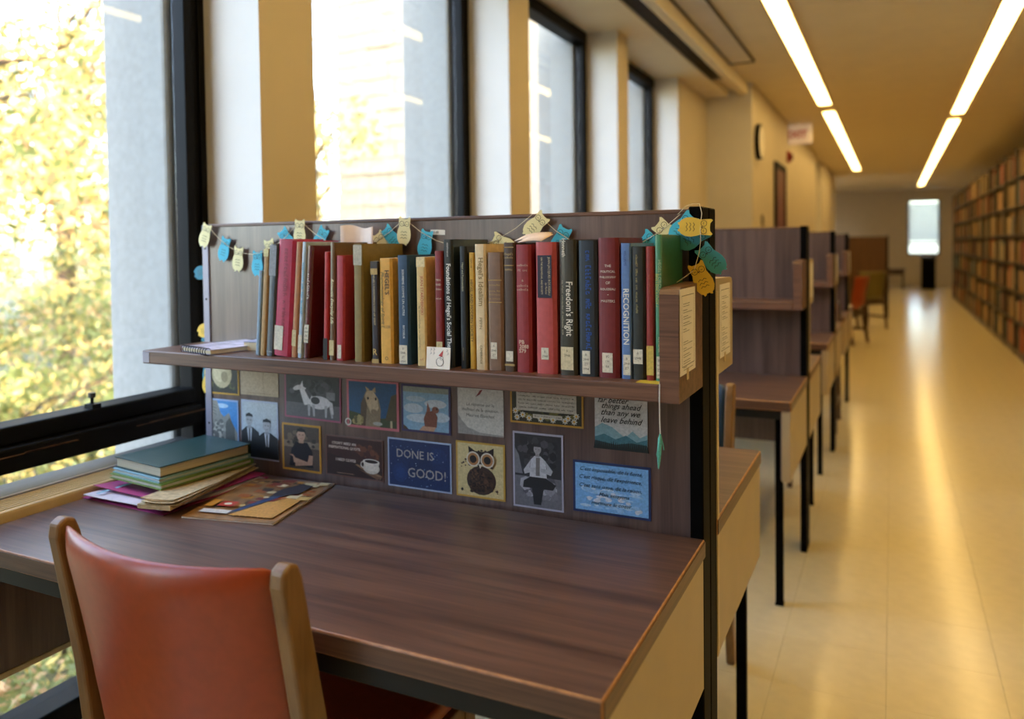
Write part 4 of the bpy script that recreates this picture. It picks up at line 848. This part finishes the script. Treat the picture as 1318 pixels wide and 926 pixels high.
make_chair('dark wooden chair under the rear desk of the second carrel', M['leather_red'], M['chairwood_dark'], (-.40, 2.62, 0), R(180))
make_chair('red chair showing past the fourth carrel', M['leather_red'], M['chairwood_dark'], (-.26, 4.44, 0), R(180))
make_chair('orange chair beside the far brown carrel screen', M['leather'], M['chairwood_dark'], (-.30, 9.5, 0), R(70))
make_chair('olive chair in front of the far brown carrel screen', M['leather_olive'], M['chairwood_dark'], (-.10, 11.6, 0), R(35))

# ------------------------------------------------------------------ far carrel seen from the back
r = tag(empty('screen_carrel', (-.25, 13.3, 0)), 'brown single carrel at the aisle end seen from its back', 'study carrel')
MB().bbox(-.52, .48, 0, .03, .45, 1.39, .004).build('back_panel', wood('brown_panel', '#4a2f18', '#5d3d22', (30, 30, 2), .5), r)
MB().bbox(.48, .515, -.005, .035, 0, 1.40, .003).build('post', M['black'], r); MB().bbox(-.555, -.52, -.005, .035, 0, 1.40, .003).build('post', M['black'], r)
MB().bbox(-.515, .475, .035, .60, .705, .74, .003).build('desk_top', M['desk'], r)
for s in (-.532, .495): MB().bbox(s-.015, s+.015, .04, .60, .45, 1.30, .003).build('side_panel', M['panel'], r); MB().bbox(s-.013, s+.013, .57, .598, 0, .45, .002).build('leg', M['black'], r)
# low dark furniture by the end window
r = tag(empty('low_table', (.20, 22.8, 0)), 'low dark table below the end window', 'table')
MB().bbox(-.45, .45, -.3, .3, .50, .55, .01).build('table_top', M['chairwood_dark'], r); MB().bbox(-.42, .42, -.27, .27, .38, .495, .005).build('apron', M['chairwood_dark'], r)
for a in (-.40, .37):
    for b in (-.27, .24): MB().bbox(a, a+.04, b, b+.04, 0, .385, .003).build('leg', M['black'], r)
r = tag(empty('armchair', (-.75, 22.6, 0), R(-60)), 'dark lounge chair by the far wall', 'chair')
MB().bbox(-.33, .33, -.30, .30, .18, .42, .04).build('seat', M['rail'], r); MB().bbox(-.33, .33, -.36, -.22, .42, .98, .04).build('backrest', M['rail'], r)
for s in (-.36, .30): MB().bbox(s, s+.07, -.32, .30, .20, .62, .02).build('arm', M['black'], r)
for a in (-.30, .26):
    for b in (-.28, .24): MB().bbox(a, a+.04, b, b+.04, 0, .18, .003).build('leg', M['black'], r)
r = tag(empty('waste_bin', (1.20, 22.6, 0)), 'tall black bin beside the end window', 'bin')
MB().prism([(-.17,-.17),(.17,-.17),(.17,.17),(-.17,.17)], 0, .82, 0, 'z').build('body', M['black'], r); MB().bbox(-.19, .19, -.19, .19, .82, .90, .02).build('lid', M['rail'], r)

# ------------------------------------------------------------------ corridor fittings
r = tag(empty('wall_clock', (-.857, 6.42, 2.27), R(90)), 'round black rimmed clock on the corridor wall', 'clock')
ring = [(.17*math.cos(k*math.pi/16), .17*math.sin(k*math.pi/16)) for k in range(32)]
MB().prism(ring, -.045, -.001).build('case', M['black'], r); MB().prism([(a*.9, b*.9) for a, b in ring], -.048, -.0455).build('dial', M['white'], r)
A = Art(y=-.049)
for k in range(12): a = k*math.pi/6; A.line([(.12*math.cos(a), .12*math.sin(a)), (.14*math.cos(a), .14*math.sin(a))], .008, '#1a1a1a')
A.line([(0,0),(.05,.06)], .010, '#1a1a1a').line([(0,0),(-.09,.07)], .007, '#1a1a1a'); A.build('hands', r)
r = tag(empty('light_switch', (-.857, 6.72, 1.52), R(90)), 'small dark wall switch below the clock', 'switch')
MB().bbox(-.045, .045, -.012, -.001, -.06, .06, .004).build('plate', M['stack_end'], r); MB().bbox(-.012, .012, -.018, -.011, -.02, .02, .003).build('toggle', M['black'], r)
r = tag(empty('door_1', (-.857, 7.62, 0), R(90)), 'dark red corridor door in a black frame', kind='structure')
MB().box(0, .06, -.03, -.001, 0, 2.2).box(.84, .90, -.03, -.001, 0, 2.2).box(.06, .84, -.03, -.001, 2.14, 2.2).build('door_frame', M['black'], r)
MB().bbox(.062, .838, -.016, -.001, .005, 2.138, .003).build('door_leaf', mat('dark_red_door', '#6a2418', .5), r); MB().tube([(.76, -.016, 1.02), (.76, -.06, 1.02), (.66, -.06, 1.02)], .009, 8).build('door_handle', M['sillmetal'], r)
r = tag(empty('exit_sign', (-.735, 9.0, 2.66)), 'white exit sign with red letters hanging from the ceiling', 'sign')
MB().bbox(-.155, .155, -.03, .03, -.13, .11, .006).build('box', mat('exit_sign_face', '#d9c9ac', .5, emit=(1, .8, .6), es=.12), r); MB().tube([(0, 0, .11), (0, 0, .139)], .015, 10).build('mount', M['whiteplastic'], r)
Art(y=-.0315).text('EXIT', -.02, -.01, .17, '#c23526', maxw=.24, bold=.006).build('lettering', r)
r = tag(empty('fire_alarm', (-.857, 8.85, 2.36), R(90)), 'small red fire alarm bell under the exit sign', 'alarm')
MB().bbox(-.06, .06, -.04, -.001, -.07, .07, .006).build('box', mat('alarm_red', '#8c1f1a', .4), r); MB().prism([(.045*math.cos(k*math.pi/8), .045*math.sin(k*math.pi/8)) for k in range(16)], -.07, -.04).build('horn', mat('alarm_dark_red', '#5c1512', .4), r)

# ------------------------------------------------------------------ bookstacks
SZ = [.08, .40, .72, 1.04, 1.36, 1.68, 2.00]; XS = 1.56; BAY = .915
def make_stack():
    r = empty('bookcase')
    for y in (0, BAY-.02): MB().box(XS-.002, XS+.028, y, y+.02, 0, 2.32).build('upright', M['darkmetal'], r); MB().box(XS+.03, XS+.30, y+.006, y+.012, 0, 2.32).build('end_panel', M['stack_end'], r)
    for z in SZ: MB().box(XS+.001, XS+.29, .021, BAY-.021, z-.022, z).build('shelf_board', M['darkmetal'], r)
    MB().box(XS+.29, XS+.30, .021, BAY-.021, 0, 2.32).build('back', M['stack_end'], r); MB().box(XS+.006, XS+.286, .021, BAY-.021, 0, .055).build('plinth', M['stack_end'], r)
    return r
bc = make_stack(); N0 = 5.3; NB = 15
ordn = ['first', 'second', 'third', 'fourth', 'fifth', 'sixth', 'seventh', 'eighth', 'ninth', 'tenth', 'eleventh', 'twelfth', 'thirteenth', 'fourteenth', 'fifteenth']
for k in range(NB):
    o = bc if k == 0 else copy_tree(bc); o.location = (0, N0+BAY*k, 0)
    tag(o, 'tall steel bookcase full of books, %s bay along the aisle' % ordn[k], 'bookcase', 'bookcases along the right of the aisle')
PAL = ['#7a5a38', '#a07c4c', '#b89468', '#8c3a2c', '#5c2420', '#3e4a4c', '#6d7a78', '#b5a27c', '#4a3a2c', '#94784e', '#c2a878', '#2e3238', '#7f6a44', '#a35a3c', '#8a7a5c']
PM_ = [mat('stack_book_%d' % i, c, .6, var=.1, scale=20) for i, c in enumerate(PAL)]
bmesh_cache = {}
def stack_book_mesh(i, wq, hq):
    k = (i, wq, hq)
    if k not in bmesh_cache: bmesh_cache[k] = MB().bbox(0, .17, 0, wq*.01-.001, 0, hq*.01, .002).mesh('stack_book', PM_[i])
    return bmesh_cache[k]
rng = random.Random(11); count = 0; rest = {i: MB() for i in range(len(PAL))}
allb = []
for k in range(NB):
    for s, z in enumerate(SZ):
        y = N0+BAY*k+.024; end = N0+BAY*(k+1)-.024
        while y < end-.03:
            ci = rng.randrange(len(PAL)); run = rng.choice([1, 2, 3, 5]); wq = rng.choice([3, 4, 5, 6]); hq = rng.choice([21, 23, 24, 26, 28])
            for q in range(run):
                if y+wq*.01 > end: break
                if rng.random() > .04: allb.append((y, z, ci, wq, hq + rng.choice([-1, 0, 0]), rng.uniform(0, .02)))
                y += wq*.01
            if rng.random() < .05: y += .08
            if end-y < .06: break
vis = [b for b in allb if b[0] > 8.0]; vis.sort(key=lambda b: b[0]); near_b = set(id(b) for b in vis[:300])
sname = ['lowest', 'second lowest', 'third lowest', 'middle', 'third highest', 'second highest', 'top']
cname = ['brown', 'tan', 'light tan', 'brick red', 'maroon', 'slate', 'grey green', 'beige', 'dark brown', 'ochre', 'cream tan', 'charcoal', 'olive tan', 'rust', 'grey tan']
for b in allb:
    y, z, ci, wq, hq, dx = b
    if id(b) in near_b:
        o = link('book', stack_book_mesh(ci, wq, hq), None); o.location = (XS+.012+dx, y, z+.0004)
        tag(o, '%s book on the %s shelf of the bookcases' % (cname[ci], sname[SZ.index(z)]), 'book', '%s books, %s shelf of the bookcases' % (cname[ci], sname[SZ.index(z)]))
    else: rest[ci].box(XS+.012+dx, XS+.18+dx, y, y+wq*.01-.001, z+.0004, z+hq*.01)
mb = MB()
for i, q in rest.items():
    mb.add(q.v, q.f, i)
tag(mb.build('shelved_books', PM_), 'rows of brown, tan and red books in the farther bookcases', 'books', kind='stuff')

# ------------------------------------------------------------------ outdoors
tag(MB().box(-60, -1.62, -40, 60, -1.6, -1.2).build('ground', M['grass']), 'grassy ground outside the windows', kind='structure')
rb = tag(empty('stone_building', (-8.0, 11.0, -1.2)), 'pale stone building outside the second window', 'building')
MB().box(-1.45, 4.6, .06, 6, 0, 11).build('wall', M['mortar'], rb)
rng = random.Random(4); stn = [MB().bbox(0, L, 0, .08, 0, .29, .012).mesh('stone', M['stone']) for L in (.45, .6, .75, .9)]
LL = [.45, .6, .75, .9]
for j in range(26):
    x = -1.47
    while x < 1.6:
        q = rng.randrange(4); o = link('stone', stn[q], rb); o.location = (x, rng.uniform(-.02, .02), j*.3+.005); x += LL[q]+.012
def tree(name, loc, H, rx, rz, cz, n, leafm, label, seed, leaf=.11, cat='tree', trunk=.16, grp=None):
    rng = random.Random(seed); r = tag(empty(name, loc), label, cat, grp)
    tk = MB(); tk.tube([(0,0,0), (.08,.05,H*.3), (-.05,.1,H*.55), (.1,.05,H*.8)], [trunk, trunk*.8, trunk*.55, trunk*.2], 9)
    tk.build('trunk', M['bark'], r, smooth=True)
    for k in range(9):
        a = rng.uniform(0, 6.28); z0 = H*rng.uniform(.25, .7); L = rx*rng.uniform(.5, .95)
        p0 = Vector((0, .05, z0)); p1 = p0+Vector((math.cos(a)*L*.5, math.sin(a)*L*.5, L*.35)); p2 = p0+Vector((math.cos(a)*L, math.sin(a)*L, L*.5))
        MB().tube([p0, p1, p2], [trunk*.4, trunk*.25, trunk*.08], 6).build('branch', M['bark'], r, smooth=True)
    fo_ = MB(); cl_ = [(Vector((rng.gauss(0, .5), rng.gauss(0, .5), rng.gauss(0, .45))), rng.uniform(.12, .30)) for _ in range(60)]
    for _ in range(n):
        c, s = rng.choice(cl_); d = Vector((rng.gauss(0, 1), rng.gauss(0, 1), rng.gauss(0, 1))).normalized()*s*rng.random()**.4
        q = c+d; p = Vector((q.x*rx, q.y*rx, cz+q.z*rz)); 
        if p.z < .1: continue
        a = Vector((rng.gauss(0,1), rng.gauss(0,1), rng.gauss(0,1))).normalized()*leaf*rng.uniform(.6,1.2); b = a.cross(Vector((rng.gauss(0,1), rng.gauss(0,1), rng.gauss(0,1)))).normalized()*leaf*.45
        fo_.add([p-a*.5, p+b*.5, p+a*.5, p-b*.5], [(0,1,2,3)], rng.randrange(len(leafm)))
    o = fo_.build('foliage', leafm, r); tag(o, kind='stuff')
    return r
Y_, G_, O_ = M['leaf_y'], M['leaf_g'], M['leaf_o']
tree('maple_tree', (-7.6, 2.0, -1.2), 7.5, 3.0, 2.6, 4.4, 15000, [Y_, Y_, O_, G_], 'yellow autumn tree nearest the first window', 1, .12)
tree('maple_tree', (-13.5, 8.0, -1.2), 9, 3.0, 3.4, 4.6, 14000, [Y_, Y_, Y_, G_], 'tall golden tree behind the nearest yellow tree', 2, .14)
tree('maple_tree', (-17.0, 5.5, -1.2), 9, 4.2, 4.0, 4.6, 14000, [Y_, G_, Y_, O_], 'yellow green tree farther out on the lawn', 3, .17)
tree('maple_tree', (-12.4, 13.8, -1.2), 8, 1.8, 3.0, 4.4, 6000, [Y_, O_, G_], 'slim orange tree beside the stone building', 5, .12)
tree('maple_tree', (-19, 12, -1.2), 11, 5.2, 4.8, 5.4, 9000, [Y_, G_, O_], 'large tree at the far edge of the lawn', 6, .22)
tree('shrub', (-6.0, 2.2, -1.2), 1.6, 1.5, 1.1, 1.0, 8000, [G_, G_, Y_], 'rounded green shrub below the first window', 7, .09, 'shrub', .05)
tree('shrub', (-7.6, 4.9, -1.2), 1.9, 1.7, 1.3, 1.2, 8000, [G_, G_, O_], 'green and orange shrub behind the rounded green shrub', 8, .09, 'shrub', .05)
tree('shrub', (-9.6, 6.2, -1.2), 2.2, 1.9, 1.5, 1.4, 8000, [G_, Y_, G_], 'wide yellow green shrub near the tall golden tree', 9, .1, 'shrub', .05)
tree('shrub', (-4.3, 1.6, -1.2), 1.0, .9, .5, .45, 4500, [G_, Y_, G_], 'low shrub close to the building wall', 10, .07, 'shrub', .04)
tree('shrub', (-3.4, .3, -1.2), .9, .7, .4, .4, 3000, [G_, O_, G_], 'smallest shrub right under the window', 11, .06, 'shrub', .03)
